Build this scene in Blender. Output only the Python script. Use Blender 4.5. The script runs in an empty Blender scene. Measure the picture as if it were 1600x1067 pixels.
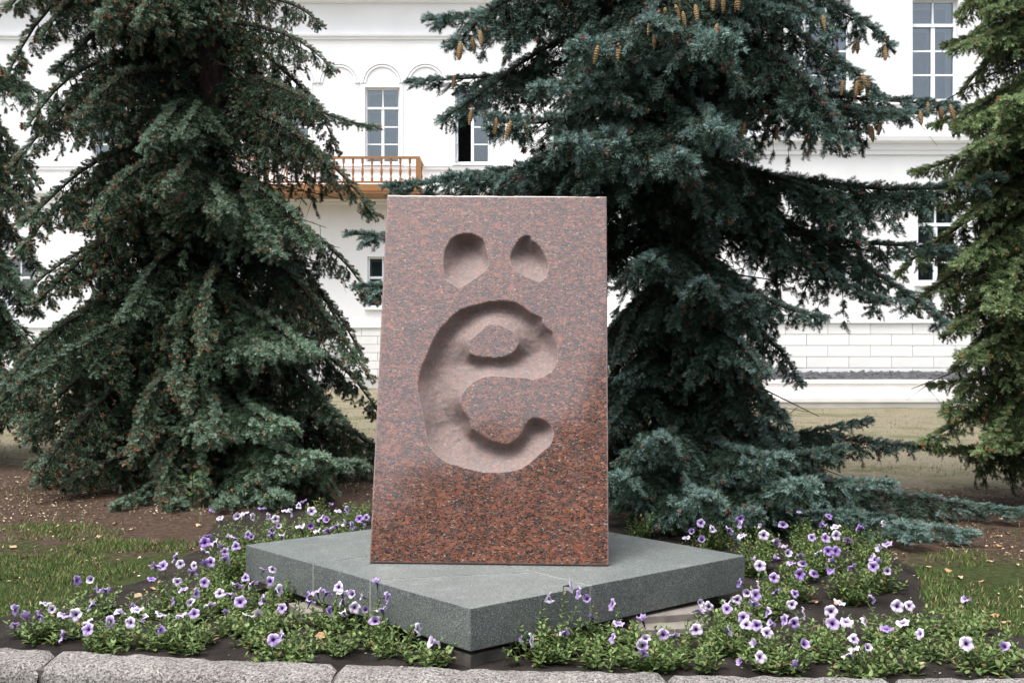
import bpy, bmesh, math, random
import numpy as np
from mathutils import Vector, Matrix

SC = bpy.context.scene
COL = SC.collection
R = math.radians
rnd = random.Random(7)
nrg = np.random.default_rng(11)

# ------------------------------------------------------------------ camera
F_PX, CX, CY, CAM_Z = 1600.0, 800.0, 533.5, 1.5
cam_d = bpy.data.cameras.new('camera')
cam_d.lens = 36.0; cam_d.sensor_width = 36.0
cam_d.clip_start = 0.1; cam_d.clip_end = 2000
cam = bpy.data.objects.new('camera', cam_d); COL.objects.link(cam)
cam.location = (0, 0, CAM_Z); cam.rotation_euler = (R(90), 0, 0)
SC.camera = cam

# ------------------------------------------------------------------ world and sun (bright overcast)
SUN_EL, SUN_AZ = R(68), R(222)          # azimuth clockwise from +Y: behind and left of the camera
w = bpy.data.worlds.new('World'); SC.world = w; w.use_nodes = True
nt = w.node_tree; nt.nodes.clear()
sky = nt.nodes.new('ShaderNodeTexSky'); sky.sky_type = 'NISHITA'; sky.sun_disc = False
sky.sun_elevation = SUN_EL; sky.sun_rotation = SUN_AZ
sky.air_density = 1.0; sky.dust_density = 4.0; sky.ozone_density = 1.0
hs = nt.nodes.new('ShaderNodeHueSaturation'); hs.inputs['Saturation'].default_value = 0.36
bg = nt.nodes.new('ShaderNodeBackground'); bg.inputs['Strength'].default_value = 0.15
wo = nt.nodes.new('ShaderNodeOutputWorld')
nt.links.new(sky.outputs[0], hs.inputs['Color']); nt.links.new(hs.outputs[0], bg.inputs['Color'])
nt.links.new(bg.outputs[0], wo.inputs['Surface'])
sun_d = bpy.data.lights.new('sun', 'SUN'); sun_d.energy = 1.5; sun_d.angle = R(30); sun_d.color = (1.0, 0.985, 0.965)
sun = bpy.data.objects.new('sun', sun_d); COL.objects.link(sun)
sv = Vector((math.sin(SUN_AZ) * math.cos(SUN_EL), math.cos(SUN_AZ) * math.cos(SUN_EL), math.sin(SUN_EL)))
sun.rotation_euler = sv.to_track_quat('Z', 'Y').to_euler(); sun.location = (-6, -8, 20)
SC.view_settings.view_transform = 'Standard'; SC.view_settings.look = 'None'
SC.view_settings.gamma = 1.0; SC.view_settings.exposure = 1.25
SC.view_settings.use_curve_mapping = False
SC.render.engine = 'CYCLES'
SC.cycles.use_denoising = True
SC.cycles.max_bounces = 6; SC.cycles.diffuse_bounces = 3; SC.cycles.glossy_bounces = 2
SC.cycles.transparent_max_bounces = 6; SC.cycles.transmission_bounces = 2

# ------------------------------------------------------------------ helpers
def at(x, y, Z):
    return Vector(((x - CX) / F_PX * Z, Z, CAM_Z + (CY - y) / F_PX * Z))
def onz(x, y, z):
    Z = (CAM_Z - z) * F_PX / (y - CY)
    return at(x, y, Z)

def link(o, parent=None):
    COL.objects.link(o)
    if parent: o.parent = parent
    return o
def empty(name, loc, parent=None):
    o = bpy.data.objects.new(name, None); o.location = loc; o.empty_display_size = 0.2
    return link(o, parent)
def tag(o, label=None, cat=None, group=None, kind=None):
    if label: o['label'] = label
    if cat: o['category'] = cat
    if group: o['group'] = group
    if kind: o['kind'] = kind
    return o
def mesh(name, verts, faces, mats=(), smooth=False, colors=None, mat_idx=None):
    me = bpy.data.meshes.new(name)
    if isinstance(faces, np.ndarray):
        V = np.asarray(verts, dtype=np.float32); n = faces.shape[1]
        me.vertices.add(len(V)); me.vertices.foreach_set('co', V.ravel())
        me.loops.add(faces.size); me.loops.foreach_set('vertex_index', faces.astype(np.int32).ravel())
        me.polygons.add(len(faces))
        me.polygons.foreach_set('loop_start', np.arange(0, faces.size, n, dtype=np.int32))
        me.update(calc_edges=True)
    else:
        me.from_pydata([tuple(v) for v in verts], [], faces); me.update()
    for m in (mats if isinstance(mats, (list, tuple)) else [mats]): me.materials.append(m)
    if mat_idx is not None: me.polygons.foreach_set('material_index', np.asarray(mat_idx, dtype=np.int32))
    if colors is not None:
        a = me.color_attributes.new('Col', 'FLOAT_COLOR', 'POINT')
        c = np.ones((len(me.vertices), 4), dtype=np.float32); c[:, :3] = colors
        a.data.foreach_set('color', c.ravel())
    if smooth: me.polygons.foreach_set('use_smooth', np.ones(len(me.polygons), dtype=bool))
    return me
def obj(name, me, parent=None, loc=(0, 0, 0)):
    o = bpy.data.objects.new(name, me); o.location = loc
    return link(o, parent)

class MB:
    """collects boxes, prisms, tubes and lathes into one mesh"""
    def __init__(s): s.v = []; s.f = []
    def poly(s, pts, faces):
        b = len(s.v); s.v += [tuple(p) for p in pts]; s.f += [tuple(i + b for i in f) for f in faces]; return s
    def box(s, x0, x1, y0, y1, z0, z1):
        P = [(x, y, z) for z in (z0, z1) for y in (y0, y1) for x in (x0, x1)]
        return s.poly(P, [(0, 2, 3, 1), (4, 5, 7, 6), (0, 1, 5, 4), (2, 6, 7, 3), (0, 4, 6, 2), (1, 3, 7, 5)])
    def prism(s, pts2, z0, z1):
        n = len(pts2)
        P = [(x, y, z0) for x, y in pts2] + [(x, y, z1) for x, y in pts2]
        return s.poly(P, [tuple(range(n - 1, -1, -1)), tuple(range(n, 2 * n))] + [(i, (i + 1) % n, (i + 1) % n + n, i + n) for i in range(n)])
    def lathe(s, prof, n=10, c=(0, 0, 0)):
        P = []; 
        for r, z in prof:
            for k in range(n):
                a = 2 * math.pi * k / n; P.append((c[0] + r * math.cos(a), c[1] + r * math.sin(a), c[2] + z))
        Fc = [(i * n + k, i * n + (k + 1) % n, (i + 1) * n + (k + 1) % n, (i + 1) * n + k) for i in range(len(prof) - 1) for k in range(n)]
        Fc += [tuple(range(n - 1, -1, -1)), tuple(range((len(prof) - 1) * n, len(prof) * n))]
        return s.poly(P, Fc)
    def tube(s, pts, rads, n=6):
        P = []; m = len(pts)
        pts = [Vector(p) for p in pts]
        for i, p in enumerate(pts):
            d = (pts[min(i + 1, m - 1)] - pts[max(i - 1, 0)]).normalized()
            a = d.orthogonal().normalized() if abs(d.z) > .9 else d.cross(Vector((0, 0, 1))).normalized()
            b = d.cross(a)
            for k in range(n):
                t = 2 * math.pi * k / n
                P.append(p + (a * math.cos(t) + b * math.sin(t)) * rads[i])
        Fc = [(i * n + k, i * n + (k + 1) % n, (i + 1) * n + (k + 1) % n, (i + 1) * n + k) for i in range(m - 1) for k in range(n)]
        Fc += [tuple(range(n - 1, -1, -1)), tuple(range((m - 1) * n, m * n))]
        return s.poly(P, Fc)
    def build(s, name, mat, parent=None, loc=(0, 0, 0), smooth=False, bevel=0):
        me = mesh(name, s.v, s.f, mat, smooth)
        if bevel:
            bm = bmesh.new(); bm.from_mesh(me)
            bmesh.ops.bevel(bm, geom=bm.edges[:], offset=bevel, segments=2, affect='EDGES', profile=.6)
            bm.to_mesh(me); bm.free()
        return obj(name, me, parent, loc)

def vnoise(x, y, seed=0):
    """smooth value noise on numpy arrays"""
    def h(i, j):
        n = (i * 374761393 + j * 668265263 + seed * 144665) & 0x7fffffff
        n = ((n ^ (n >> 13)) * 1274126177) & 0x7fffffff
        return ((n ^ (n >> 16)) & 0xffff) / 65535.0
    xi = np.floor(x).astype(np.int64); yi = np.floor(y).astype(np.int64)
    fx = x - xi; fy = y - yi; fx = fx * fx * (3 - 2 * fx); fy = fy * fy * (3 - 2 * fy)
    return (h(xi, yi) * (1 - fx) + h(xi + 1, yi) * fx) * (1 - fy) + (h(xi, yi + 1) * (1 - fx) + h(xi + 1, yi + 1) * fx) * fy
def fbm(x, y, seed=0, o=3):
    return sum(vnoise(x * 2 ** k, y * 2 ** k, seed + k) / 2 ** (k + 1) for k in range(o)) / (1 - .5 ** o)
def sstep(a, b, x):
    t = np.clip((x - a) / (b - a), 0, 1); return t * t * (3 - 2 * t)

# ------------------------------------------------------------------ materials
class NT:
    def __init__(s, name):
        s.m = bpy.data.materials.new(name); s.m.use_nodes = True
        s.t = s.m.node_tree; s.p = s.t.nodes['Principled BSDF']
    def n(s, typ, **kw):
        d = s.t.nodes.new('ShaderNode' + typ)
        for k, v in kw.items(): setattr(d, k, v)
        return d
    def l(s, a, b): s.t.links.new(a, b)
    def coord(s, out='Object', scale=None):
        c = s.n('TexCoord').outputs[out]
        if scale:
            mp = s.n('Mapping'); mp.inputs['Scale'].default_value = scale; s.l(c, mp.inputs[0]); return mp.outputs[0]
        return c
    def noise(s, co, scale, detail=4, rough=.55, dist=0):
        d = s.n('TexNoise'); d.inputs['Scale'].default_value = scale; d.inputs['Detail'].default_value = detail
        d.inputs['Roughness'].default_value = rough; d.inputs['Distortion'].default_value = dist
        s.l(co, d.inputs['Vector']); return d.outputs[0]
    def voro(s, co, scale, out='Color'):
        d = s.n('TexVoronoi'); d.inputs['Scale'].default_value = scale; s.l(co, d.inputs['Vector']); return d.outputs[out]
    def ramp(s, fac, stops, interp='LINEAR'):
        d = s.n('ValToRGB'); r = d.color_ramp; r.interpolation = interp
        while len(r.elements) < len(stops): r.elements.new(.5)
        for e, (p, c) in zip(r.elements, stops):
            e.position = p; e.color = (*c, 1) if len(c) == 3 else c
        s.l(fac, d.inputs[0]); return d.outputs[0]
    def mix(s, fac, a, b, typ='MIX'):
        d = s.n('Mix', data_type='RGBA', blend_type=typ)
        for i, v in ((0, fac), (6, a), (7, b)):
            if isinstance(v, (int, float)): d.inputs[i].default_value = v
            elif isinstance(v, tuple): d.inputs[i].default_value = (*v, 1)
            else: s.l(v, d.inputs[i])
        return d.outputs[2]
    def math(s, op, a, b=0.0):
        d = s.n('Math', operation=op)
        for i, v in enumerate((a, b)):
            if isinstance(v, (int, float)): d.inputs[i].default_value = v
            else: s.l(v, d.inputs[i])
        return d.outputs[0]
    def bump(s, h, strength=.3, dist=.01):
        d = s.n('Bump'); d.inputs['Strength'].default_value = strength; d.inputs['Distance'].default_value = dist
        s.l(h, d.inputs['Height']); s.l(d.outputs[0], s.p.inputs['Normal'])
    def set(s, **kw):
        for k, v in kw.items():
            k = {'base': 'Base Color', 'rough': 'Roughness', 'spec': 'Specular IOR Level', 'ior': 'IOR', 'trans': 'Transmission Weight', 'sub': 'Subsurface Weight'}.get(k, k)
            i = s.p.inputs[k]
            if isinstance(v, (int, float)): i.default_value = v
            elif isinstance(v, tuple): i.default_value = (*v, 1)
            else: s.l(v, i)
        return s.m

def plain(name, c, rough=.7, var=.12, scale=3.0, bump=0.0, bscale=60, spec=.3):
    t = NT(name); co = t.coord()
    f = t.noise(co, scale, 5)
    lo = tuple(x * (1 - var) for x in c); hi = tuple(min(1, x * (1 + var)) for x in c)
    if bump: t.bump(t.noise(co, bscale, 4), bump, .004)
    return t.set(base=t.ramp(f, [(.3, lo), (.7, hi)]), rough=rough, spec=spec)

M = {}
M['plaster'] = plain('white_plaster', (.80, .80, .80), .85, .035, 1.2, .15, 40)
M['trim'] = plain('white_trim', (.80, .81, .82), .7, .03, 2)
M['block'] = plain('pale_block', (.73, .73, .71), .8, .05, 1.5, .2, 50)
M['mortar_white'] = plain('white_mortar', (.52, .52, .51), .9, .08, 3)
M['step'] = plain('pale_step', (.68, .66, .63), .85, .08, 2, .2, 50)
M['win_white'] = plain('window_paint', (.80, .83, .86), .45, .03, 3)
M['lining'] = plain('window_lining', (.42, .44, .48), .8, .2, 1.6)
M['roofing'] = plain('roof_metal', (.20, .23, .22), .5, .1, 1)
M['pipe'] = plain('pipe_paint', (.62, .70, .76), .5, .05, 2)
M['slate'] = plain('slate_and_room_shade', (.06, .06, .065), .7, .5, 9)

t = NT('window_glass'); tr = t.n('BsdfTransparent'); gl = t.n('BsdfGlossy'); gl.inputs['Roughness'].default_value = .02
gl.inputs['Color'].default_value = (.9, .95, 1, 1); tr.inputs['Color'].default_value = (.75, .8, .82, 1)
mx = t.n('MixShader'); fr = t.n('Fresnel'); fr.inputs['IOR'].default_value = 1.9
t.l(fr.outputs[0], mx.inputs[0]); t.l(tr.outputs[0], mx.inputs[1]); t.l(gl.outputs[0], mx.inputs[2])
t.l(mx.outputs[0], t.t.nodes['Material Output'].inputs[0]); M['glass'] = t.m

t = NT('varnished_wood'); co = t.coord('Object', (1, 1, 1))
g = t.noise(t.coord('Object', (3, 3, 40)), 3, 4)
t.set(base=t.ramp(g, [(.3, (.22, .095, .032)), (.7, (.34, .165, .060))]), rough=.45, spec=.4); M['wood'] = t.m

# red granite
t = NT('red_granite'); co = t.coord()
wob = t.noise(co, 60, 3); 
dv = t.n('Mix', data_type='RGBA'); dv.inputs[0].default_value = .012; t.l(co, dv.inputs[6]); 
nz = t.n('TexNoise'); nz.inputs['Scale'].default_value = 40; t.l(co, nz.inputs['Vector']); t.l(nz.outputs[1], dv.inputs[7])
mp = t.n('Mapping'); mp.inputs['Scale'].default_value = (.62, 1, 1.2); mp.inputs['Rotation'].default_value = (0, R(-9), 0); t.l(dv.outputs[2], mp.inputs[0])
vc = t.voro(mp.outputs[0], 175); sx = t.n('SeparateColor'); t.l(vc, sx.inputs[0])
speck = t.ramp(sx.outputs[0], [(0, (.026, .024, .024)), (.22, (.055, .045, .042)), (.36, (.115, .050, .036)), (.58, (.185, .066, .042)), (.84, (.15, .088, .072)), (.98, (.26, .22, .19))], 'CONSTANT')
vc2 = t.voro(mp.outputs[0], 330); sx2 = t.n('SeparateColor'); t.l(vc2, sx2.inputs[0])
fine = t.ramp(sx2.outputs[1], [(0, (.6, .6, .62)), (.35, (.92, .9, .9)), (.8, (1.15, 1.1, 1.05)), (.985, (1.6, 1.6, 1.55))], 'CONSTANT')
c1 = t.mix(1.0, speck, fine, 'MULTIPLY')
big = t.noise(t.coord('Object', (1.2, 1, 2.0)), 2.6, 6, .62, .8)
vein = t.ramp(big, [(.58, (0, 0, 0)), (.72, (1, 1, 1))])
c2 = t.mix(t.math('MULTIPLY', vein, .50), c1, (.22, .072, .034))
patch = t.ramp(t.noise(t.coord('Object', (.55, 1, 1.3)), 30, 4, .65), [(.34, (.72, .74, .78)), (.66, (1.22, 1.14, 1.08))])
vc3 = t.voro(mp.outputs[0], 80); sx3 = t.n('SeparateColor'); t.l(vc3, sx3.inputs[0])
c2 = t.mix(t.ramp(sx3.outputs[2], [(0, (0, 0, 0)), (.74, (.55, .55, .55)), (.87, (.6, .6, .6))], 'CONSTANT'), c2, t.ramp(sx3.outputs[2], [(0, (.21, .082, .055)), (.87, (.045, .040, .040))], 'CONSTANT'))
blot = t.ramp(t.noise(t.coord('Object', (.8, 1, 1.1)), 9, 6, .7), [(.3, (.80, .82, .85)), (.7, (1.15, 1.1, 1.06))])
c3 = t.mix(1.0, t.mix(1.0, t.mix(1.0, c2, patch, 'MULTIPLY'), blot, 'MULTIPLY'), (1.20, 1.30, 1.30), 'MULTIPLY')
at_ = t.n('Attribute', attribute_name='Col'); sa = t.n('SeparateColor'); t.l(at_.outputs[0], sa.inputs[0])
carv = sa.outputs[0]
pale = t.mix(.48, c3, (.275, .235, .225))
c4 = t.mix(carv, c3, pale)
edge = t.mix(sa.outputs[1], c4, (.30, .19, .16))
rg = t.n('MapRange'); t.l(carv, rg.inputs[0]); rg.inputs[3].default_value = .075; rg.inputs[4].default_value = .75
t.bump(t.math('MULTIPLY', t.noise(co, 220, 3), carv), .35, .004)
rs = t.n('MapRange'); t.l(carv, rs.inputs[0]); rs.inputs[3].default_value = .5; rs.inputs[4].default_value = .16
t.set(base=edge, rough=rg.outputs[0], ior=1.85, spec=rs.outputs[0]); M['granite'] = t.m

# grey-green granite of the plinth
t = NT('grey_granite'); co = t.coord()
v = t.voro(co, 270); s1 = t.n('SeparateColor'); t.l(v, s1.inputs[0])
sp = t.ramp(s1.outputs[0], [(0, (.055, .065, .061)), (.3, (.108, .120, .115)), (.7, (.155, .170, .163)), (.93, (.26, .275, .265))], 'CONSTANT')
cl = t.ramp(t.noise(co, 3.0, 8, .68, .4), [(.28, (.70, .72, .72)), (.5, (1, 1, 1)), (.72, (1.18, 1.17, 1.14))])
dust = t.ramp(t.noise(t.coord('Object', (1, 1, 1)), 9, 6, .7), [(.56, (0, 0, 0)), (.75, (1, 1, 1))])
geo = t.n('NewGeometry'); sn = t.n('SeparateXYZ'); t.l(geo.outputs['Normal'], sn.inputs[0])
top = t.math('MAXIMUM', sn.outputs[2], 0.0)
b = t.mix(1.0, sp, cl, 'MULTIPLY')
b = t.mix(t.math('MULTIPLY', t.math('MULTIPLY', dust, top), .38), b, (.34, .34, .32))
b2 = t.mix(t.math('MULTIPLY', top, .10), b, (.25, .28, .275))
t.bump(t.noise(co, 160, 3), .12, .003)
t.set(base=b2, rough=.5, spec=.4); M['plinth'] = t.m
M['joint'] = plain('pale_joint', (.25, .25, .23), .9, .15, 20)
M['footing'] = plain('old_concrete', (.075, .068, .060), .95, .3, 12, .6, 30)
M['flag'] = plain('weathered_flagstone', (.185, .165, .145), .9, .28, 7, .8, 25)

# rough light kerb granite
t = NT('kerb_granite'); co = t.coord()
v = t.voro(co, 150); s1 = t.n('SeparateColor'); t.l(v, s1.inputs[0])
sp = t.ramp(s1.outputs[0], [(0, (.08, .077, .074)), (.2, (.17, .16, .155)), (.5, (.255, .24, .23)), (.88, (.36, .345, .33))], 'CONSTANT')
cl = t.ramp(t.noise(co, 5, 6, .65), [(.3, (.72, .70, .68)), (.7, (1.12, 1.1, 1.08))])
t.bump(t.noise(co, 70, 5, .65), .8, .012)
t.set(base=t.mix(1.0, sp, cl, 'MULTIPLY'), rough=.9, spec=.2); M['kerb'] = t.m

t = NT('asphalt'); co = t.coord(); t.bump(t.noise(co, 90, 3), .6, .01)
t.set(base=t.ramp(t.noise(co, 30, 4), [(.3, (.035, .035, .037)), (.7, (.065, .064, .062))]), rough=.9); M['asphalt'] = t.m

# soil
t = NT('dark_soil'); co = t.coord()
h = t.noise(co, 22, 8, .7); t.bump(h, 1.0, .03)
crumb = t.ramp(t.noise(co, 120, 3, .6), [(.62, (0, 0, 0)), (.72, (1, 1, 1))])
base = t.ramp(t.noise(co, 5, 6), [(.3, (.016, .013, .012)), (.7, (.042, .034, .030))])
t.set(base=t.mix(t.math('MULTIPLY', crumb, .35), base, (.10, .08, .06)), rough=.95, spec=.15); M['soil'] = t.m

# lawn / litter ground: vertex colour zones (r litter, g green, b dry)
t = NT('ground_turf'); co = t.coord()
at_ = t.n('Attribute', attribute_name='Col'); sa = t.n('SeparateColor'); t.l(at_.outputs[0], sa.inputs[0])
n1 = t.noise(co, 2.2, 6, .65); n2 = t.noise(co, 26, 6, .7); n3 = t.noise(co, 90, 4, .7)
lit = t.ramp(n2, [(.25, (.050, .034, .026)), (.5, (.125, .082, .060)), (.75, (.26, .19, .145))])
grn = t.ramp(n2, [(.25, (.030, .040, .014)), (.5, (.072, .098, .032)), (.75, (.16, .15, .075))])
dry0 = t.ramp(n2, [(.25, (.17, .145, .095)), (.5, (.31, .27, .19)), (.75, (.42, .38, .29))])
dry = t.mix(t.ramp(t.noise(co, .9, 6, .7), [(.48, (0, 0, 0)), (.64, (.75, .75, .75))]), dry0, (.13, .145, .055))
def thr(ch, lo, hi):
    return t.ramp(t.math('ADD', ch, t.math('MULTIPLY', t.math('SUBTRACT', n1, .5), 1.1)), [(lo, (0, 0, 0)), (hi, (1, 1, 1))])
c = t.mix(thr(sa.outputs[1], .38, .62), lit, grn)
c = t.mix(thr(sa.outputs[2], .38, .62), c, dry)
c = t.mix(t.ramp(n3, [(.60, (0, 0, 0)), (.72, (.5, .5, .5))]), c, (.23, .17, .11))
t.bump(t.math('ADD', n2, t.math('MULTIPLY', n3, .7)), 1.0, .06)
t.set(base=c, rough=.95, spec=.1); M['turf'] = t.m

def vcol(name, rough=.6, spec=.25, objcol=False, sub=0.0, vary=.0, trans=0.0):
    t = NT(name); a = t.n('Attribute', attribute_name='Col'); c = a.outputs[0]
    if objcol:
        oi = t.n('ObjectInfo'); c = t.mix(1.0, c, oi.outputs['Color'], 'MULTIPLY')
    if vary:
        oi = t.n('ObjectInfo'); f = t.n('MapRange'); t.l(oi.outputs['Random'], f.inputs[0])
        f.inputs[3].default_value = 1 - vary; f.inputs[4].default_value = 1 + vary
        hv = t.n('HueSaturation'); t.l(f.outputs[0], hv.inputs['Value']); t.l(c, hv.inputs['Color']); c = hv.outputs[0]
    t.set(base=c, rough=rough, spec=spec)
    if trans:
        td = t.n('BsdfTranslucent'); t.l(c, td.inputs[0]); mx = t.n('MixShader'); mx.inputs[0].default_value = trans
        t.l(t.p.outputs[0], mx.inputs[1]); t.l(td.outputs[0], mx.inputs[2]); t.l(mx.outputs[0], t.t.nodes['Material Output'].inputs[0])
    return t.m
M['needle'] = vcol('spruce_needles', .55, .25, objcol=True, vary=.12)
M['leaf'] = vcol('petunia_leaf', .5, .35, trans=.25)
M['petal'] = vcol('petunia_petal', .6, .2, vary=.06, trans=.3)
M['grass'] = vcol('grass_blades', .6, .2, trans=.2)
M['litter'] = vcol('leaf_litter', .8, .15)
t = NT('spruce_bark'); co = t.coord('Object', (1, 1, .35)); h = t.noise(co, 26, 6, .7); t.bump(h, 1.0, .02)
t.set(base=t.ramp(h, [(.3, (.020, .016, .014)), (.7, (.095, .070, .058))]), rough=.95, spec=.1); M['bark'] = t.m
t = NT('spruce_cone'); co = t.coord(); h = t.voro(co, 160, 'Distance'); t.bump(h, .8, .004)
t.set(base=t.ramp(h, [(.1, (.42, .29, .12)), (.6, (.22, .13, .055))]), rough=.7); M['cone'] = t.m

# ================================================================== GROUND
kpx = [(-200, 994), (0, 1008), (260, 1023), (525, 1036), (800, 1044.5), (1040, 1049), (1320, 1052.5), (1600, 1054), (1800, 1055)]
KT = 0.07                                              # kerb top height
kp = [onz(x, y, KT) for x, y in kpx]
KC = np.polyfit([p.x for p in kp], [p.y for p in kp], 3)
KXL, KXR = kp[0].x, kp[-1].x
def kerb_y(x):                                         # inner edge of the kerb
    x = np.asarray(x, dtype=float); xc = np.clip(x, KXL, KXR)
    d = np.polyder(KC)
    return np.polyval(KC, xc) + (x - xc) * np.polyval(d, xc) * .9

TREES = {'left': (-3.20, 11.0), 'right': (1.50, 9.3), 'edge': (5.05, 9.2), 'far': (-7.4, 12.6)}
def ground_h(x, y):
    h = (fbm(x * .9, y * .9, 3) - .5) * .05 + (fbm(x * 6, y * 6, 9) - .5) * .02
    s = y - kerb_y(x)
    return h * sstep(0, .5, s) + .02 * sstep(0, 3, s)
xs = np.concatenate([-np.geomspace(400, 7.2, 22), np.arange(-7, 7.01, .085), np.geomspace(7.2, 400, 22)])
ss = np.concatenate([[-.16, -.05], np.arange(.03, 9, .085), np.geomspace(9.1, 600, 46)])
gx, gs = np.meshgrid(xs, ss); gy = kerb_y(np.clip(gx, -9, 9)) + gs
gz = ground_h(gx, gy); gz[0] = -.30; gz[1] = -.02
ny, nx = gx.shape
idx = np.arange(ny * nx).reshape(ny, nx)
quads = np.stack([idx[:-1, :-1], idx[:-1, 1:], idx[1:, 1:], idx[1:, :-1]], -1).reshape(-1, 4)
litz = np.zeros_like(gx)
for k, (tx, ty) in TREES.items(): litz = np.maximum(litz, 1 - sstep(1.6, 3.2, np.hypot(gx - tx, gy - ty)))
green = np.where(gx < 0, 1 - sstep(1.0, 3.1, gs) * .75, 1 - sstep(1.2, 3.4, gs) * .6) * (1 - .55 * litz)
green = np.clip(green * .95, 0, 1)
dryz = sstep(9.8, 14.5, gy) * .85
dryz = np.maximum(dryz, sstep(8.0, 11.5, gy) * sstep(2.0, 4.0, gx) * .8)
gc = np.stack([litz, green * (1 - .6 * dryz), dryz], -1).reshape(-1, 3)
ground = obj('ground', mesh('ground', np.stack([gx, gy, gz], -1).reshape(-1, 3), quads, M['turf'], True, gc))
tag(ground, kind='structure')
road_v = [(x, float(kerb_y(np.clip(x, -9, 9))) - .17, -.09) for x in xs] + [(x, -400, -.09) for x in xs]
n = len(xs)
road = obj('road', mesh('road', road_v, [(i, i + n, i + n + 1, i + 1) for i in range(n - 1)], M['asphalt'])); tag(road, kind='structure')

# flower bed soil: a low mound whose edge dips under the turf
bed_px = [(-160, 1010), (-40, 975), (90, 940), (190, 905), (290, 858), (330, 815), (420, 792), (560, 782), (800, 790), (1060, 803), (1250, 812), (1370, 838), (1440, 895), (1480, 955), (1620, 992), (1760, 1020), (1760, 1075), (800, 1075), (-160, 1040)]
bed_poly = np.array([[onz(x, y, .03).x, onz(x, y, .03).y] for x, y in bed_px])
def sdf_poly(px_, py_, poly, wts=None):
    """signed distance (positive inside) and weighted min distance"""
    P = np.asarray(poly); Q = np.roll(P, -1, 0)
    best = np.full(px_.shape, 1e9); bestw = np.full(px_.shape, 1e9); ins = np.zeros(px_.shape, bool)
    for i in range(len(P)):
        ax, ay = P[i]; bx, by = Q[i]; ex, ey = bx - ax, by - ay; L2 = ex * ex + ey * ey + 1e-12
        tt = np.clip(((px_ - ax) * ex + (py_ - ay) * ey) / L2, 0, 1)
        d = np.hypot(px_ - ax - tt * ex, py_ - ay - tt * ey)
        best = np.minimum(best, d)
        if wts is not None: bestw = np.minimum(bestw, d / wts[i])
        c = ((ay > py_) != (by > py_)) & (px_ < ex * (py_ - ay) / (ey + 1e-15) + ax)
        ins ^= c
    return np.where(ins, best, -best), bestw, ins
bx = np.arange(-4.2, 4.2, .055); bs = np.concatenate([[-.05], np.arange(.0, 4.2, .055)])
BX, BS = np.meshgrid(bx, bs); BY = kerb_y(BX) + BS
sd, _, _ = sdf_poly(BX, BY, bed_poly)
sdn = sd + (fbm(BX * 3, BY * 3, 21) - .5) * .30
def bed_lift(sdn_, X, Y):
    return -.03 + .055 * sstep(-.06, .16, sdn_) + (fbm(X * 7, Y * 7, 31, 4) - .5) * .035 * sstep(0, .1, sdn_)
BZ = ground_h(BX, BY) + bed_lift(sdn, BX, BY); BZ[0] -= .03
keep = sdn > -.15
ny, nx = BX.shape; idx = np.arange(ny * nx).reshape(ny, nx)
q = np.stack([idx[:-1, :-1], idx[:-1, 1:], idx[1:, 1:], idx[1:, :-1]], -1).reshape(-1, 4)
q = q[keep.ravel()[q].any(1)]
used = np.unique(q); remap = -np.ones(ny * nx, int); remap[used] = np.arange(len(used))
bed = obj('flower_bed', mesh('flower_bed', np.stack([BX, BY, BZ], -1).reshape(-1, 3)[used], remap[q], M['soil'], True)); tag(bed, kind='structure')
def soil_z(x, y):
    x = np.atleast_1d(np.float64(x)); y = np.atleast_1d(np.float64(y))
    s, _, _ = sdf_poly(x, y, bed_poly); s = s + (fbm(x * 3, y * 3, 21) - .5) * .30
    g = ground_h(x, y); return np.maximum(g, g + bed_lift(s, x, y))

# kerb
kerb_base = MB()
kx = np.linspace(KXL - .6, KXR + .6, 24)
kb = [(x, float(kerb_y(x)) - .02) for x in kx] + [(x, float(kerb_y(x)) - .19) for x in kx[::-1]]
kerb_base.prism(kb, -.30, .035)
kerb = kerb_base.build('kerb', M['footing']); tag(kerb, kind='structure')
jx = [-2.75, onz(86, 1018, KT).x, onz(527, 1040, KT).x, onz(1040, 1052, KT).x, onz(1389, 1054, KT).x, 3.1]
for i in range(len(jx) - 1):
    x0, x1 = jx[i] + .006, jx[i + 1] - .006
    nL = max(8, int((x1 - x0) / .03)); U = np.linspace(0, 1, nL)
    sec = [(0, -.25), (0, KT - .03), (-.006, KT - .008), (-.028, KT), (-.07, KT + .002), (-.12, KT), (-.165, KT - .006), (-.195, KT - .022), (-.212, KT - .05), (-.218, KT - .09), (-.22, -.12), (-.22, -.25)]
    V = []; dz = rnd.uniform(-.006, .006); rot = rnd.uniform(-.01, .01)
    for u in U:
        x = x0 + (x1 - x0) * u; y0 = float(kerb_y(x))
        e = min(u, 1 - u) * (x1 - x0); rd = .028 * max(0, 1 - e / .035) ** 2
        for (o, z) in sec:
            nn = (float(fbm(np.array(x * 14), np.array((o + z) * 14 + i * 7), 41, 3)) - .5) * .022
            cy = -.11
            zz = z + dz + (nn if z > -.1 else 0) - rd * (1 if z > -.05 else 0)
            V.append((x + nn * .5, y0 + cy + (o - cy) * (1 - rd * 3.5) + rot * (u - .5) + nn * .6, zz))
    m = len(sec); Fc = [(a * m + k, a * m + k + 1, (a + 1) * m + k + 1, (a + 1) * m + k) for a in range(nL - 1) for k in range(m - 1)]
    Fc += [tuple(range(m)), tuple(range((nL - 1) * m, nL * m))[::-1]]
    obj('kerb_stone', mesh('kerb_stone', V, Fc, M['kerb'], True), kerb)

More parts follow.
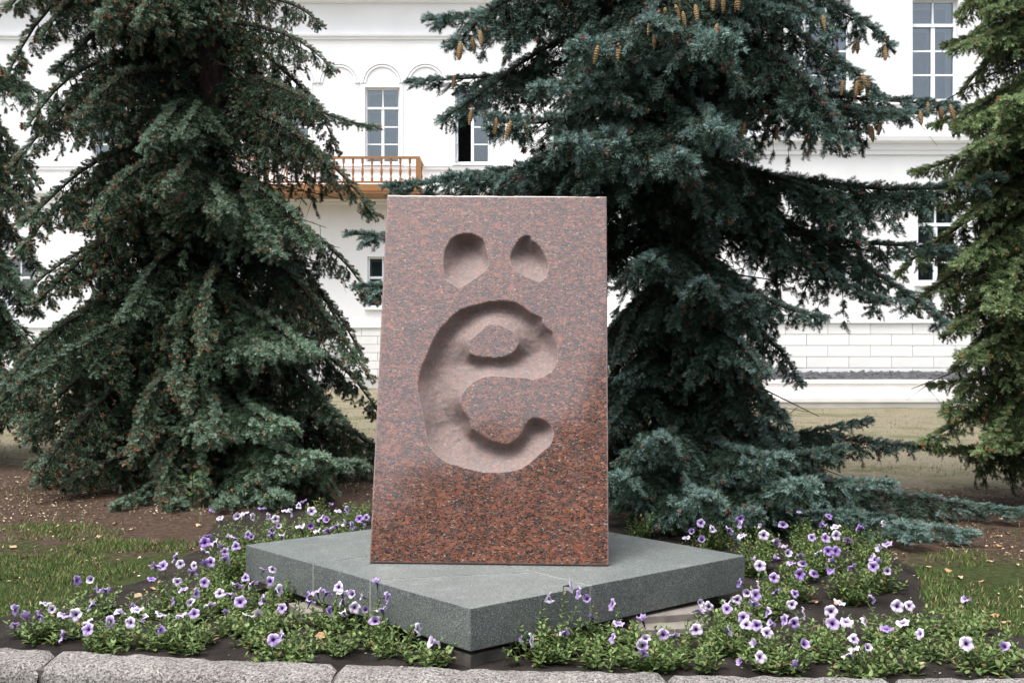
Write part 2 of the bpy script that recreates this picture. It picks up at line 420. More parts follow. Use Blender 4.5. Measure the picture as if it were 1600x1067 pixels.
# ================================================================== BUILDING
WY, MY = 24.2, 32.7                                    # planes of the wing and of the main front
WX0 = (1160 - CX) / F_PX * WY
EAVE = 12.3
bld = empty('white_building', (4.0, 33.0, 0))
tag(bld, 'long white two-storey plastered building with a projecting wing behind the spruces', 'building')
BO = Vector((4.0, 33.0, 0))
def loc(p): return (p[0] - BO.x, p[1] - BO.y, p[2])
def wall_mesh(name, ax, x0, x1, z0, z1, plane, holes, mat, depth=.22, flip=False):
    """front sheet with window openings and reveals; ax='x' runs along x at y=plane (faces -y); ax='y' runs along y at x=plane (faces -x)"""
    gxs = sorted({x0, x1, *[h[0] for h in holes], *[h[1] for h in holes]}); gzs = sorted({z0, z1, *[h[2] for h in holes], *[h[3] for h in holes]})
    mb = MB()
    P = (lambda a, d, z: loc((a, plane + d, z))) if ax == 'x' else (lambda a, d, z: loc((plane + d, a, z)))
    for i in range(len(gxs) - 1):
        for j in range(len(gzs) - 1):
            a0, a1, b0, b1 = gxs[i], gxs[i + 1], gzs[j], gzs[j + 1]
            if any(h[0] <= a0 and a1 <= h[1] and h[2] <= b0 and b1 <= h[3] for h in holes): continue
            mb.poly([P(a0, 0, b0), P(a1, 0, b0), P(a1, 0, b1), P(a0, 0, b1)], [(0, 1, 2, 3)])
    for a0, a1, b0, b1 in holes:
        for (pa, pb) in (((a0, b0), (a1, b0)), ((a1, b0), (a1, b1)), ((a1, b1), (a0, b1)), ((a0, b1), (a0, b0))):
            mb.poly([P(pa[0], 0, pa[1]), P(pb[0], 0, pb[1]), P(pb[0], depth, pb[1]), P(pa[0], depth, pa[1])], [(0, 1, 2, 3)])
    return mb.build(name, mat, bld)
def wx(px_, Y): return (px_ - CX) / F_PX * Y
def window(cx, plane, z0, z1, wd, zt, rows, open_left=False, sill=True):
    """casement window in a facade facing -y: frame, linings and one object per pane"""
    x0, x1 = cx - wd / 2, cx + wd / 2; y = plane + .13
    mb = MB(); f = .055
    mb.box(x0, x0 + f, y, y + .09, z0, z1); mb.box(x1 - f, x1, y, y + .09, z0, z1)
    mb.box(x0 + f, x1 - f, y, y + .09, z0, z0 + f); mb.box(x0 + f, x1 - f, y, y + .09, z1 - f, z1)
    mb.box(x0 + f, x1 - f, y - .03, y + .09, zt - .045, zt + .03)
    mb.box(cx - .045, cx + .045, y - .012, y + .085, z0 + f, zt - .045)
    mb.box(cx - .022, cx + .022, y + .005, y + .085, zt + .03, z1 - f)
    zs = np.linspace(z0 + f, zt - .045, rows + 1)
    for k in range(1, rows):
        for s in (-1, 1):
            if open_left and s < 0: continue
            a, b_ = (cx + .045, x1 - f) if s > 0 else (x0 + f, cx - .045)
            mb.box(a, b_, y + .01, y + .07, zs[k] - .022, zs[k] + .022)
    mb.v = [loc(p) for p in mb.v]
    fr_ = mb.build('window', M['win_white'], bld)
    def pane(a, b_, c, d, ang=0.0):
        m = MB().box(a, b_, y + .032, y + .040, c, d); m.v = [loc(p) for p in m.v]
        m.build('pane', M['glass'], fr_)
    for s in (-1, 1):
        a, b_ = (cx + .045, x1 - f) if s > 0 else (x0 + f, cx - .045)
        a2, b2_ = (cx + .022, x1 - f) if s > 0 else (x0 + f, cx - .022)
        pane(a2, b2_, zt + .03, z1 - f)
        if open_left and s < 0: continue
        for k in range(rows): pane(a, b_, zs[k] + (.022 if k else 0), zs[k + 1] - (.022 if k < rows - 1 else 0))
    # inner sash and the room behind
    yi = y + .24; m = MB()
    if not open_left:
        m.box(x0, x0 + .10, yi, yi + .05, z0, z1); m.box(x1 - .14, x1, yi, yi + .05, z0, z1)
        m.box(x0 + .10, x1 - .14, yi, yi + .05, z0, z0 + .1); m.box(x0 + .10, x1 - .14, yi, yi + .05, zt - .09, zt + .06); m.box(x0 + .10, x1 - .14, yi, yi + .05, z1 - .14, z1)
        m.box(cx - .05, cx + .05, yi, yi + .05, z0 + .1, zt - .09)
        m.v = [loc(p) for p in m.v]; m.build('inner_sash', M['win_white'], fr_)
    dp = .6 if not open_left else 2.5
    m = MB(); A = [(x0, y + .09), (x1, y + .09)]
    m.poly([(x0, y + .09, z0), (x1, y + .09, z0), (x1, y + .09, z1), (x0, y + .09, z1), (x0, y + dp, z0), (x1, y + dp, z0), (x1, y + dp, z1), (x0, y + dp, z1)], [(4, 5, 6, 7), (0, 4, 7, 3), (1, 2, 6, 5), (0, 1, 5, 4), (3, 7, 6, 2)])
    m.v = [loc(p) for p in m.v]; m.build('room_lining', M['lining'] if not open_left else M['slate'], fr_)  # behind the open casement the slate colour paints in the room's shade
    if sill:
        m = MB().box(x0 - .09, x1 + .09, plane - .10, plane + .13, z0 - .09, z0 - .004); m.v = [loc(p) for p in m.v]; m.build('sill', M['trim'], fr_)
        m = MB()                                        # flat casing round the opening
        m.box(x0 - .10, x0 - .004, plane - .035, plane - .002, z0, z1 + .10); m.box(x1 + .004, x1 + .10, plane - .035, plane - .002, z0, z1 + .10); m.box(x0 - .004, x1 + .004, plane - .035, plane - .002, z1 + .004, z1 + .10)
        m.v = [loc(p) for p in m.v]; m.build('casing', M['trim'], fr_)
    if open_left:
        lw = cx - .045 - (x0 + f); m = MB()
        for (a, b_, c, d) in ((0, .05, z0 + f, zt - .05), (lw - .05, lw, z0 + f, zt - .05), (.05, lw - .05, z0 + f, z0 + f + .06), (.05, lw - .05, zt - .11, zt - .05)): m.box(a, b_, 0, .04, c, d)
        for k in range(1, rows): m.box(.05, lw - .05, .005, .035, zs[k] - .02, zs[k] + .02)
        ca, sa_ = math.cos(R(-100)), math.sin(R(-100))
        m.v = [loc((x0 + f + p[0] * ca - p[1] * sa_, y + p[0] * sa_ + p[1] * ca, p[2])) for p in m.v]
        m.build('open_casement', M['win_white'], fr_)
    return (x0, x1, z0, z1)

wing_up = [wx(p, WY) for p in (1293, 1461, 1629)]
wing_lo = [wx(p, WY) for p in (1297, 1465, 1633)]
main_up = [wx(p, MY) for p in (172, 314, 456, 597.5, 738)]
main_lo = [wx(p, MY) for p in (30, 172, 314, 456, 597.5, 738, 879)]
Hw = [window(x, WY, 7.2, 9.6, 1.08, 9.0, 3) for x in wing_up] + [window(x, WY, 2.9, 4.82, .94, 4.28, 3) for x in wing_lo]
Hm = [window(x, MY, 7.2, 9.6, 1.1, 8.97, 3, open_left=(i == 4)) for i, x in enumerate(main_up)] + [window(x, MY, 2.6, 4.2, .95, 3.55, 2) for x in main_lo]
WX1, MX0 = 26.0, -34.0
wall_mesh('wing_wall', 'x', WX0, WX1, 1.97, EAVE, WY, Hw, M['plaster'])
wall_mesh('main_wall', 'x', MX0, WX0, 1.97, EAVE, MY, Hm, M['plaster'])
wall_mesh('side_wall', 'y', WY, MY, 0, EAVE, WX0, [], M['plaster'])
m = MB().poly([loc(p) for p in ((MX0, MY, -.3), (MX0, MY + 14, -.3), (WX1, MY + 14, -.3), (WX1, WY, -.3), (MX0, MY, EAVE), (MX0, MY + 14, EAVE), (WX1, MY + 14, EAVE), (WX1, WY, EAVE))], [(0, 4, 5, 1), (1, 5, 6, 2), (2, 6, 7, 3)])
m.build('rear_wall', M['plaster'], bld)
rf = MB()
rf.poly([loc(p) for p in ((MX0 - .6, MY - .7, EAVE + .5), (WX0 - .7, MY - .7, EAVE + .5), (WX0 - .7, WY - .7, EAVE + .5), (WX1 + .6, WY - .7, EAVE + .5), (WX1 + .6, MY + 14.6, EAVE + .5), (MX0 - .6, MY + 14.6, EAVE + .5), (MX0 + 6, MY + 7, EAVE + 3.2), (WX1 - 6, MY + 7, EAVE + 3.2), (WX0 + 7, MY + 7, EAVE + 3.2))],
        [(0, 1, 8, 6), (1, 2, 8), (2, 3, 7, 8), (3, 4, 7), (4, 5, 6, 7), (5, 0, 6)])
rf.build('roof', M['roofing'], bld)
# eaves and string courses, each a moulding that runs along the three fronts
def course(name, prof, mat):
    """prof: list of (out, z) from bottom to top, swept along main front, wing side and wing front"""
    m = MB()
    for a, b_ in zip(prof[:-1], prof[1:]):
        o0, z0 = a; o1, z1 = b_
        L0 = [(MX0, MY - o0, z0), (WX0 - o0, MY - o0, z0), (WX0 - o0, WY - o0, z0), (WX1, WY - o0, z0)]
        L1 = [(MX0, MY - o1, z1), (WX0 - o1, MY - o1, z1), (WX0 - o1, WY - o1, z1), (WX1, WY - o1, z1)]
        m.poly([loc(p) for p in L0 + L1], [(i, i + 1, i + 5, i + 4) for i in range(3)])
    return m.build(name, mat, bld)
course('eaves_cornice', [(0, EAVE - .02), (.12, EAVE), (.14, EAVE + .14), (.42, EAVE + .2), (.46, EAVE + .34), (.68, EAVE + .38), (.70, EAVE + .52), (0, EAVE + .53)], M['trim'])
course('frieze_moulding', [(0, 11.12), (.05, 11.13), (.05, 11.19), (.11, 11.22), (.12, 11.28), (0, 11.30)], M['trim'])
course('sill_band', [(0, 6.97), (.05, 6.98), (.06, 7.07), (.09, 7.09), (0, 7.105)], M['trim'])
course('string_course', [(0, 5.90), (.05, 5.91), (.05, 5.98), (.09, 6.02), (.10, 6.16), (.24, 6.20), (.26, 6.30), (.0, 6.36)], M['trim'])
course('plinth_cap', [(.04, 1.93), (.11, 1.935), (.11, 1.985), (0, 2.0)], M['trim'])
# arch mouldings over the middle windows
for pxc in (462, 529.5, 597.5, 665):
    cx_, cz, m = wx(pxc, MY), 9.72, MB()
    for (r0, r1, o) in ((.60, .67, .05), (.52, .58, .035)):
        N = 20
        P = []
        for k in range(N + 1):
            a = math.pi * k / N
            for (r_, oo) in ((r0, 0), (r0, o), (r1, o), (r1, 0)): P.append(loc((cx_ + r_ * math.cos(a), MY - oo, cz + .02 + r_ * math.sin(a))))
        m.poly(P, [(k * 4 + j, k * 4 + j + 1, k * 4 + 5 + j, k * 4 + 4 + j) for k in range(N) for j in range(3)])
    m.build('arch_moulding', M['trim'], bld)
# plinth: rusticated blocks set in a recessed bed
m = MB(); P = [(MX0, MY - .02), (WX0 - .02, MY - .02), (WX0 - .02, WY - .02), (WX1, WY - .02)]
m.poly([loc((x, y, -.3)) for x, y in P] + [loc((x, y, 1.97)) for x, y in P], [(i, i + 1, i + 5, i + 4) for i in range(3)])
base = m.build('plinth_wall', M['mortar_white'], bld)
blk = {}
def block_row(x0, x1, y, z0, z1, n, off):
    L = (x1 - x0) / n
    for k in range(n + (1 if off else 0)):
        a = x0 + (k - (.5 if off else 0)) * L; b_ = min(a + L, x1); a = max(a, x0)
        key = (round(b_ - a, 3), round(z1 - z0, 3))
        if key not in blk:
            mm = MB().box(.006, key[0] - .006, 0, .05, .006, key[1] - .006)
            blk[key] = mesh('plinth_block', mm.v, mm.f, M['block'])
        o = obj('plinth_block', blk[key], base, loc((a, y - .055 - rnd.uniform(0, .006), z0)))
for r in range(5):
    z0 = .62 + r * .262
    block_row(WX0, WX0 + 9.0, WY, z0, z0 + .262, 9, r % 2)
for r in range(6):
    z0 = .36 + r * .262
    block_row(wx(-40, MY), wx(130, MY), MY, z0, z0 + .262, 4, r % 2)
    block_row(wx(540, MY), wx(640, MY), MY, z0, z0 + .262, 2, r % 2)
# stepped ledge along the wing and the slate chips lying on it
m = MB().box(WX0 - .5, WX1, WY - .62, WY - .03, -.2, .60); m.box(WX0 - .52, WX1, WY - .66, WY - .56, .54, .625)
m.v = [loc(p) for p in m.v]; m.build('ledge', M['step'], bld)
m = MB().box(WX0 - .9, WX1, WY - 1.15, WY - .62, -.2, .20); m.box(WX0 - .92, WX1, WY - 1.20, WY - 1.1, .14, .225)
m.v = [loc(p) for p in m.v]; m.build('step', M['step'], bld)
m = MB()
for k in range(900):
    x = rnd.uniform(WX0, WX0 + 9); u = rnd.random(); y = WY - .56 + u * .45; z = .60 + u * .14
    a = rnd.uniform(-.5, .5); l_, w_ = rnd.uniform(.06, .16), rnd.uniform(.03, .06); tz = rnd.uniform(-.4, .4)
    c_, s_ = math.cos(a) * l_, math.sin(a) * l_
    m.poly([loc((x - c_, y - w_, z - tz * l_)), loc((x + c_, y - w_ + s_ * .3, z + tz * l_)), loc((x + c_, y + w_, z + .05 + tz * l_)), loc((x - c_, y + w_, z + .05 - tz * l_)), loc((x, y, z - .05))], [(0, 1, 2, 3), (0, 3, 4), (1, 4, 2), (0, 4, 1)])
tag(m.build('slate_chips', M['slate'], bld), kind='stuff')
# drainpipe at the wing corner
m = MB().tube([loc((WX0 + .16, WY - .10, z)) for z in (2.05, 6.0, 9.0, 12.1)], [.055] * 4, 10)
m.build('drainpipe', M['pipe'], bld, smooth=True)

def balcony(length, depth, origin, rotz):
    """local x along the front edge, y out from the wall (negative = outwards)"""
    b_ = MB().box(0, length, -depth, 0, 6.03, 6.10); b_.box(-.02, length + .02, -depth - .02, -depth + .06, 6.10, 6.30)
    b_.box(-.02, .06, -depth + .06, 0, 6.10, 6.30); b_.box(length - .06, length + .02, -depth + .06, 0, 6.10, 6.30)
    b_.box(0.06, length - .06, -depth + .06, 0, 6.22, 6.27)
    o = b_.build('balcony', M['wood'], bld, loc(origin)); o.rotation_euler = (0, 0, rotz)
    rl = MB().box(-.02, length + .02, -depth - .02, -depth + .08, 7.08, 7.15); rl.box(-.02, .08, -depth + .08, 0, 7.08, 7.15); rl.box(length - .08, length + .02, -depth + .08, 0, 7.08, 7.15)
    rl.build('rail', M['wood'], o)
    rl = MB().box(.09, length - .09, -depth, -depth + .06, 6.345, 6.40); rl.build('lower_rail', M['wood'], o)
    prof = [(.04, 0), (.04, .10), (.022, .13), (.034, .22), (.042, .30), (.036, .38), (.018, .43), (.030, .46), (.018, .49), (.026, .53), (.040, .56), (.040, .68)]
    bm_ = MB().lathe(prof, 8); me = mesh('baluster', bm_.v, bm_.f, M['wood'])
    nb = int(length / .288)
    for k in range(1, nb): obj('baluster', me, o, (k * length / nb, -depth + .03, 6.40))
    for k in range(1, 5):
        for xx in (.03, length - .03): obj('baluster', me, o, (xx, -depth + k * depth / 5, 6.40))
    for xx in (.03, length - .03):
        p = MB().box(xx - .07, xx + .07, -depth - .03, -depth + .10, 6.30, 7.075); p.build('post', M['wood'], o)
        k = MB().poly([(xx - .06, 0, 5.3), (xx + .06, 0, 5.3), (xx - .06, 0, 6.03), (xx + .06, 0, 6.03), (xx - .06, -depth + .15, 6.03), (xx + .06, -depth + .15, 6.03)], [(0, 2, 4), (1, 5, 3), (0, 1, 3, 2), (0, 4, 5, 1), (2, 3, 5, 4)])
        k.build('bracket', M['wood'], o)
BD = 1.4
balcony(wx(655, MY - BD) - wx(300, MY - BD), BD, (wx(300, MY - BD), MY - .004, 0), 0)
balcony(3.4, .95, (WX0 - .004, 29.6, 0), R(-90))

# ================================================================== PLINTH
PT, PB = .30, .106
L_, F_, R_ = onz(382, 851, PT), onz(735, 951, PT), onz(1166, 868, PT)
B_ = L_ + R_ - F_
quad = [(p.x, p.y) for p in (L_, F_, R_, B_)]
cen = sum((Vector(p) for p in quad), Vector((0, 0))) / 4
plinth = empty('stone_plinth', (cen.x, cen.y, PB))
tag(plinth, 'low grey granite plinth of joined slabs lying diamond-wise under the red stone', 'plinth')
def clip(poly, a, b, keep_left):
    out = []; a = Vector(a); b = Vector(b); d = b - a
    def s(p): v = d.x * (p[1] - a.y) - d.y * (p[0] - a.x); return v if keep_left else -v
    for i in range(len(poly)):
        p, q_ = poly[i], poly[(i + 1) % len(poly)]; sp_, sq = s(p), s(q_)
        if sp_ >= 0: out.append(p)
        if (sp_ >= 0) != (sq >= 0):
            k = sp_ / (sp_ - sq); out.append((p[0] + (q_[0] - p[0]) * k, p[1] + (q_[1] - p[1]) * k))
    return out
def xy(x, y): p = onz(x, y, PT); return (p.x, p.y)
l1 = (xy(487, 881), xy(578, 868)); lA = (xy(598, 905), xy(840, 894)); lB = (xy(800, 884), xy(937, 918))
def side(poly_pt, l): a, b = l; return (b[0] - a[0]) * (poly_pt[1] - a[1]) - (b[1] - a[1]) * (poly_pt[0] - a[0]) > 0
s1 = side(quad[0], l1); P1 = clip(quad, *l1, s1); rest = clip(quad, *l1, not s1)
sB = side(quad[2], lB); P4 = clip(rest, *lB, sB); rest = clip(rest, *lB, not sB)
sA = side(quad[1], lA); P3 = clip(rest, *lA, sA); P2 = clip(rest, *lA, not sA)
def inset(poly, d):
    n = len(poly); out = []
    area = sum(poly[i][0] * poly[(i + 1) % n][1] - poly[(i + 1) % n][0] * poly[i][1] for i in range(n))
    sg = 1 if area > 0 else -1
    for i in range(n):
        p0, p1, p2 = Vector(poly[i - 1]), Vector(poly[i]), Vector(poly[(i + 1) % n])
        e0 = (p1 - p0).normalized(); e1 = (p2 - p1).normalized()
        n0 = Vector((-e0.y, e0.x)) * sg; n1 = Vector((-e1.y, e1.x)) * sg
        bis = (n0 + n1); bis /= max(.2, bis.dot(n0)); out.append(tuple(p1 + bis * d))
    return out
def ccw(poly):
    a = sum(poly[i][0] * poly[(i + 1) % len(poly)][1] - poly[(i + 1) % len(poly)][0] * poly[i][1] for i in range(len(poly)))
    return poly if a > 0 else poly[::-1]
for P_ in (P1, P2, P3, P4):
    pts = [(x - cen.x, y - cen.y) for x, y in inset(ccw(P_), .0045)]
    MB().prism(pts, 0, PT - PB + rnd.uniform(-.0012, .0012)).build('slab', M['plinth'], plinth, bevel=.004)
MB().prism([(x - cen.x, y - cen.y) for x, y in inset(ccw(quad), .006)], .01, PT - PB - .0016).build('joint_filler', M['joint'], plinth)
MB().prism([(x - cen.x, y - cen.y) for x, y in inset(ccw(quad), .10)], -.30, .012).build('footing', M['footing'], plinth)
# flagstones showing under the plinth
def flagstone(pxs, ztop, th, label, seed, mat='flag'):
    rr = random.Random(seed); pts = [onz(x, y, ztop) for x, y in pxs]
    c = sum(pts, Vector()) / len(pts)
    P = []
    for i in range(len(pts)):
        a, b_ = pts[i], pts[(i + 1) % len(pts)]
        for k in range(5):
            p = a.lerp(b_, k / 5); P.append((p.x - c.x + rr.uniform(-.008, .008), p.y - c.y + rr.uniform(-.008, .008)))
    P = ccw(P)
    o = MB().prism(P, -th, 0).build('flagstone', M[mat], None, (c.x, c.y, ztop), bevel=.004)
    o.rotation_euler = (rr.uniform(-.03, .03), rr.uniform(-.03, .03), 0)
    tag(o, label, 'flagstone', 'weathered flagstones around the plinth')
flagstone([(945, 953), (1095, 929), (1112, 945), (1085, 958), (985, 965)], .085, .08, 'cracked beige flagstone directly under the plinth edge with flaking top', 1)
flagstone([(955, 970), (1095, 958), (1100, 980), (1000, 983)], .05, .07, 'flat grey-brown flagstone lying in soil just outside the plinth edge', 2)
flagstone([(452, 942), (500, 938), (505, 953), (470, 958)], .07, .09, 'small tan flagstone between petunias beside the plinth joint', 3)
flagstone([(700, 1012), (735, 1024), (800, 1008), (760, 1000)], .085, .12, 'dark rough stone wedged under the front corner of the plinth', 4, 'footing')

# ================================================================== MONUMENT
bl, br = onz(577, 879, PT + .006), onz(951, 883.5, PT + .006)
ZT = 6.09
tl, tr_ = at(605, 304.5, ZT + .05), at(948, 307, ZT - .04)
e1 = (br - bl).normalized(); nrm = e1.cross(tl - bl).normalized()     # points to the back or to the front
if nrm.y > 0: nrm = -nrm
e2 = nrm.cross(e1).normalized()
if e2.z < 0: e2 = -e2
def to_plane(x, y):
    d = at(x, y, 1) - Vector((0, 0, CAM_Z)); o = Vector((0, 0, CAM_Z))
    k = (bl - o).dot(nrm) / d.dot(nrm); p = o + d * k - bl
    return (p.dot(e1), p.dot(e2))
c_bl, c_br, c_tl, c_tr = (0, 0), to_plane(951, 883.5), to_plane(605, 304.5), to_plane(948, 307)
NU, NV = 250, 400
U, V = np.meshgrid(np.linspace(0, 1, NU), np.linspace(0, 1, NV))
A_ = c_bl[0] * (1 - U) * (1 - V) + c_br[0] * U * (1 - V) + c_tl[0] * (1 - U) * V + c_tr[0] * U * V
Bc = c_bl[1] * (1 - U) * (1 - V) + c_br[1] * U * (1 - V) + c_tl[1] * (1 - U) * V + c_tr[1] * U * V
def crop(pts, ox, oy, s): return [to_plane(ox + x / s, oy + y / s) for x, y in pts]
dot1 = crop([(345, 320), (400, 215), (460, 175), (530, 158), (600, 155), (660, 180), (720, 215), (740, 260), (755, 330), (775, 420), (770, 475), (735, 525), (650, 590), (560, 650), (490, 690), (430, 655), (360, 610), (335, 520), (330, 420)], 640, 340, 6.276)
dot2 = crop([(1185, 175), (1200, 230), (1240, 250), (1285, 300), (1320, 360), (1350, 430), (1360, 510), (1330, 580), (1280, 635), (1200, 600), (1100, 560), (1010, 480), (980, 400), (1000, 340), (1040, 260), (1090, 200), (1140, 178)], 640, 340, 6.276)
up = [(840, 128), (940, 125), (1030, 128), (1090, 145), (1160, 190), (1225, 240), (1340, 290), (1345, 340), (1380, 385), (1440, 430), (1455, 500), (1480, 580), (1480, 690), (1440, 790), (1350, 850), (1240, 885), (1190, 862), (1100, 858), (980, 850), (860, 842), (790, 850), (720, 875), (650, 920), (590, 980), (550, 1040)]
lo = [(545, 300), (575, 380), (640, 470), (660, 550), (720, 590), (790, 640), (860, 670), (930, 690), (1000, 700), (1050, 680), (1100, 640), (1140, 590), (1170, 520), (1210, 470), (1260, 450), (1330, 458), (1385, 490), (1425, 530), (1442, 590), (1430, 660), (1400, 720), (1330, 770), (1270, 830), (1200, 890), (1120, 935), (1020, 960), (900, 970), (800, 970), (720, 955), (660, 940), (570, 920), (530, 900), (450, 885), (380, 850), (310, 790), (255, 710), (230, 640), (215, 560), (205, 470), (190, 400), (165, 300), (145, 200), (140, 120)]
up2 = [(150, 860), (175, 760), (210, 690), (260, 560), (300, 480), (350, 400), (420, 330), (480, 260), (540, 215), (640, 180), (740, 155)]
eout = crop(up, 630, 450, 6.154) + crop(lo, 630, 580, 6.154) + crop(up2, 630, 450, 6.154)
isl = crop([(820, 350), (900, 345), (990, 380), (1060, 420), (1100, 480), (1110, 540), (1085, 590), (1030, 640), (960, 665), (880, 675), (780, 662), (700, 660), (640, 630), (630, 560), (640, 500), (690, 455), (740, 415), (780, 370)], 630, 450, 6.154)
def wts(poly, inner=False):
    """steep where the wall hangs from above, shallow where the floor runs up to the lower lip"""
    n = len(poly); ar = sum(poly[i][0] * poly[(i + 1) % n][1] - poly[(i + 1) % n][0] * poly[i][1] for i in range(n)); sg = 1 if ar > 0 else -1
    if inner: sg = -sg
    w_ = []
    for i in range(n):
        ex, ey = poly[(i + 1) % n][0] - poly[i][0], poly[(i + 1) % n][1] - poly[i][1]; l = math.hypot(ex, ey) + 1e-9
        iy = ex / l * sg                                # inward normal's vertical part
        w_.append(.017 + .150 * (iy * .5 + .5) ** 1.5)
    return w_
sd1, w1, _ = sdf_poly(A_, Bc, dot1, wts(dot1)); sd2, w2, _ = sdf_poly(A_, Bc, dot2, wts(dot2))
sde, we, _ = sdf_poly(A_, Bc, eout, wts(eout)); sdi, wi, _ = sdf_poly(A_, Bc, isl, wts(isl, True))
sd_e = np.minimum(sde, -sdi); we = np.minimum(we, wi)
sdc = np.maximum(np.maximum(sd1, sd2), sd_e)
mm_ = np.where(sd1 > 0, w1, np.where(sd2 > 0, w2, np.where(sd_e > 0, we, 0)))
dep = np.where(sdc > 0, .125 * (1 - np.exp(-mm_ * 1.1)), 0)
def blur(a, r):
    k = np.exp(-.5 * (np.arange(-3 * r, 3 * r + 1) / r) ** 2); k /= k.sum()
    a = np.apply_along_axis(lambda v: np.convolve(np.pad(v, 3 * r, mode='edge'), k, 'valid'), 1, a)
    return np.apply_along_axis(lambda v: np.convolve(np.pad(v, 3 * r, mode='edge'), k, 'valid'), 0, a)
db = blur(dep, 3)
dep = np.where(sdc > 0, db * sstep(0, .012, sdc) + dep * (1 - sstep(0, .012, sdc)), 0)
dep += np.where(sdc > .004, (fbm(A_ * 40, Bc * 40, 5, 4) - .5) * .008 * sstep(0, .03, sdc), 0)
edge_d = np.minimum(np.minimum(U, 1 - U) * 1.3, np.minimum(V, 1 - V) * 2.1)
chip = .004 + .016 * np.clip(fbm(A_ * 22, Bc * 22, 91, 4) - .48, 0, 1) * 2
dep[0, :] = .010; dep[-1, :] = chip[-1]; dep[:, 0] = chip[:, 0]; dep[:, -1] = chip[:, -1]
carved = sstep(-.006, .0, sdc)
lip = np.exp(-(np.abs(sdc) / .005) ** 2) * .12 + np.exp(-(edge_d / .006) ** 2) * .6
pos = np.array(bl)[None, None] + A_[..., None] * np.array(e1) + Bc[..., None] * np.array(e2) - dep[..., None] * np.array(nrm)
mon_c = Vector(((bl.x + br.x) / 2, (bl.y + br.y) / 2 + .34, PT))
VV = pos.reshape(-1, 3) - np.array(mon_c)
idx = np.arange(NU * NV).reshape(NV, NU)
quads = np.stack([idx[:-1, :-1], idx[:-1, 1:], idx[1:, 1:], idx[1:, :-1]], -1).reshape(-1, 4).tolist()
bk = lambda p, y: (p.x - mon_c.x, y - mon_c.y, p.z - mon_c.z)
back = [bk(bl, bl.y + .66), bk(br, br.y + .66), bk(tr_, tr_.y + .24), bk(tl, tl.y + .24)]
nb = NU * NV; b0, b1, b2, b3 = nb, nb + 1, nb + 2, nb + 3
fc = quads + [tuple(idx[0, ::-1]) + (b0, b1), tuple(idx[::-1, -1][::-1][::-1]) + (b1, b2), tuple(idx[-1, :]) + (b2, b3), tuple(idx[:, 0]) + (b3, b0), (b0, b3, b2, b1)]
cols = np.zeros((nb + 4, 3)); cols[:nb, 0] = carved.ravel(); cols[:nb, 1] = np.clip(lip, 0, 1).ravel()
mon_me = mesh('letter_monument', list(map(tuple, VV)) + back, [tuple(int(i) for i in f) for f in fc], M['granite'], False, cols)
sm = np.zeros(len(mon_me.polygons), dtype=bool); sm[:len(quads)] = True; mon_me.polygons.foreach_set('use_smooth', sm)
monument = obj('letter_monument', mon_me, None, mon_c)
tag(monument, 'leaning polished red granite stone with the letter ё carved into its face', 'monument')

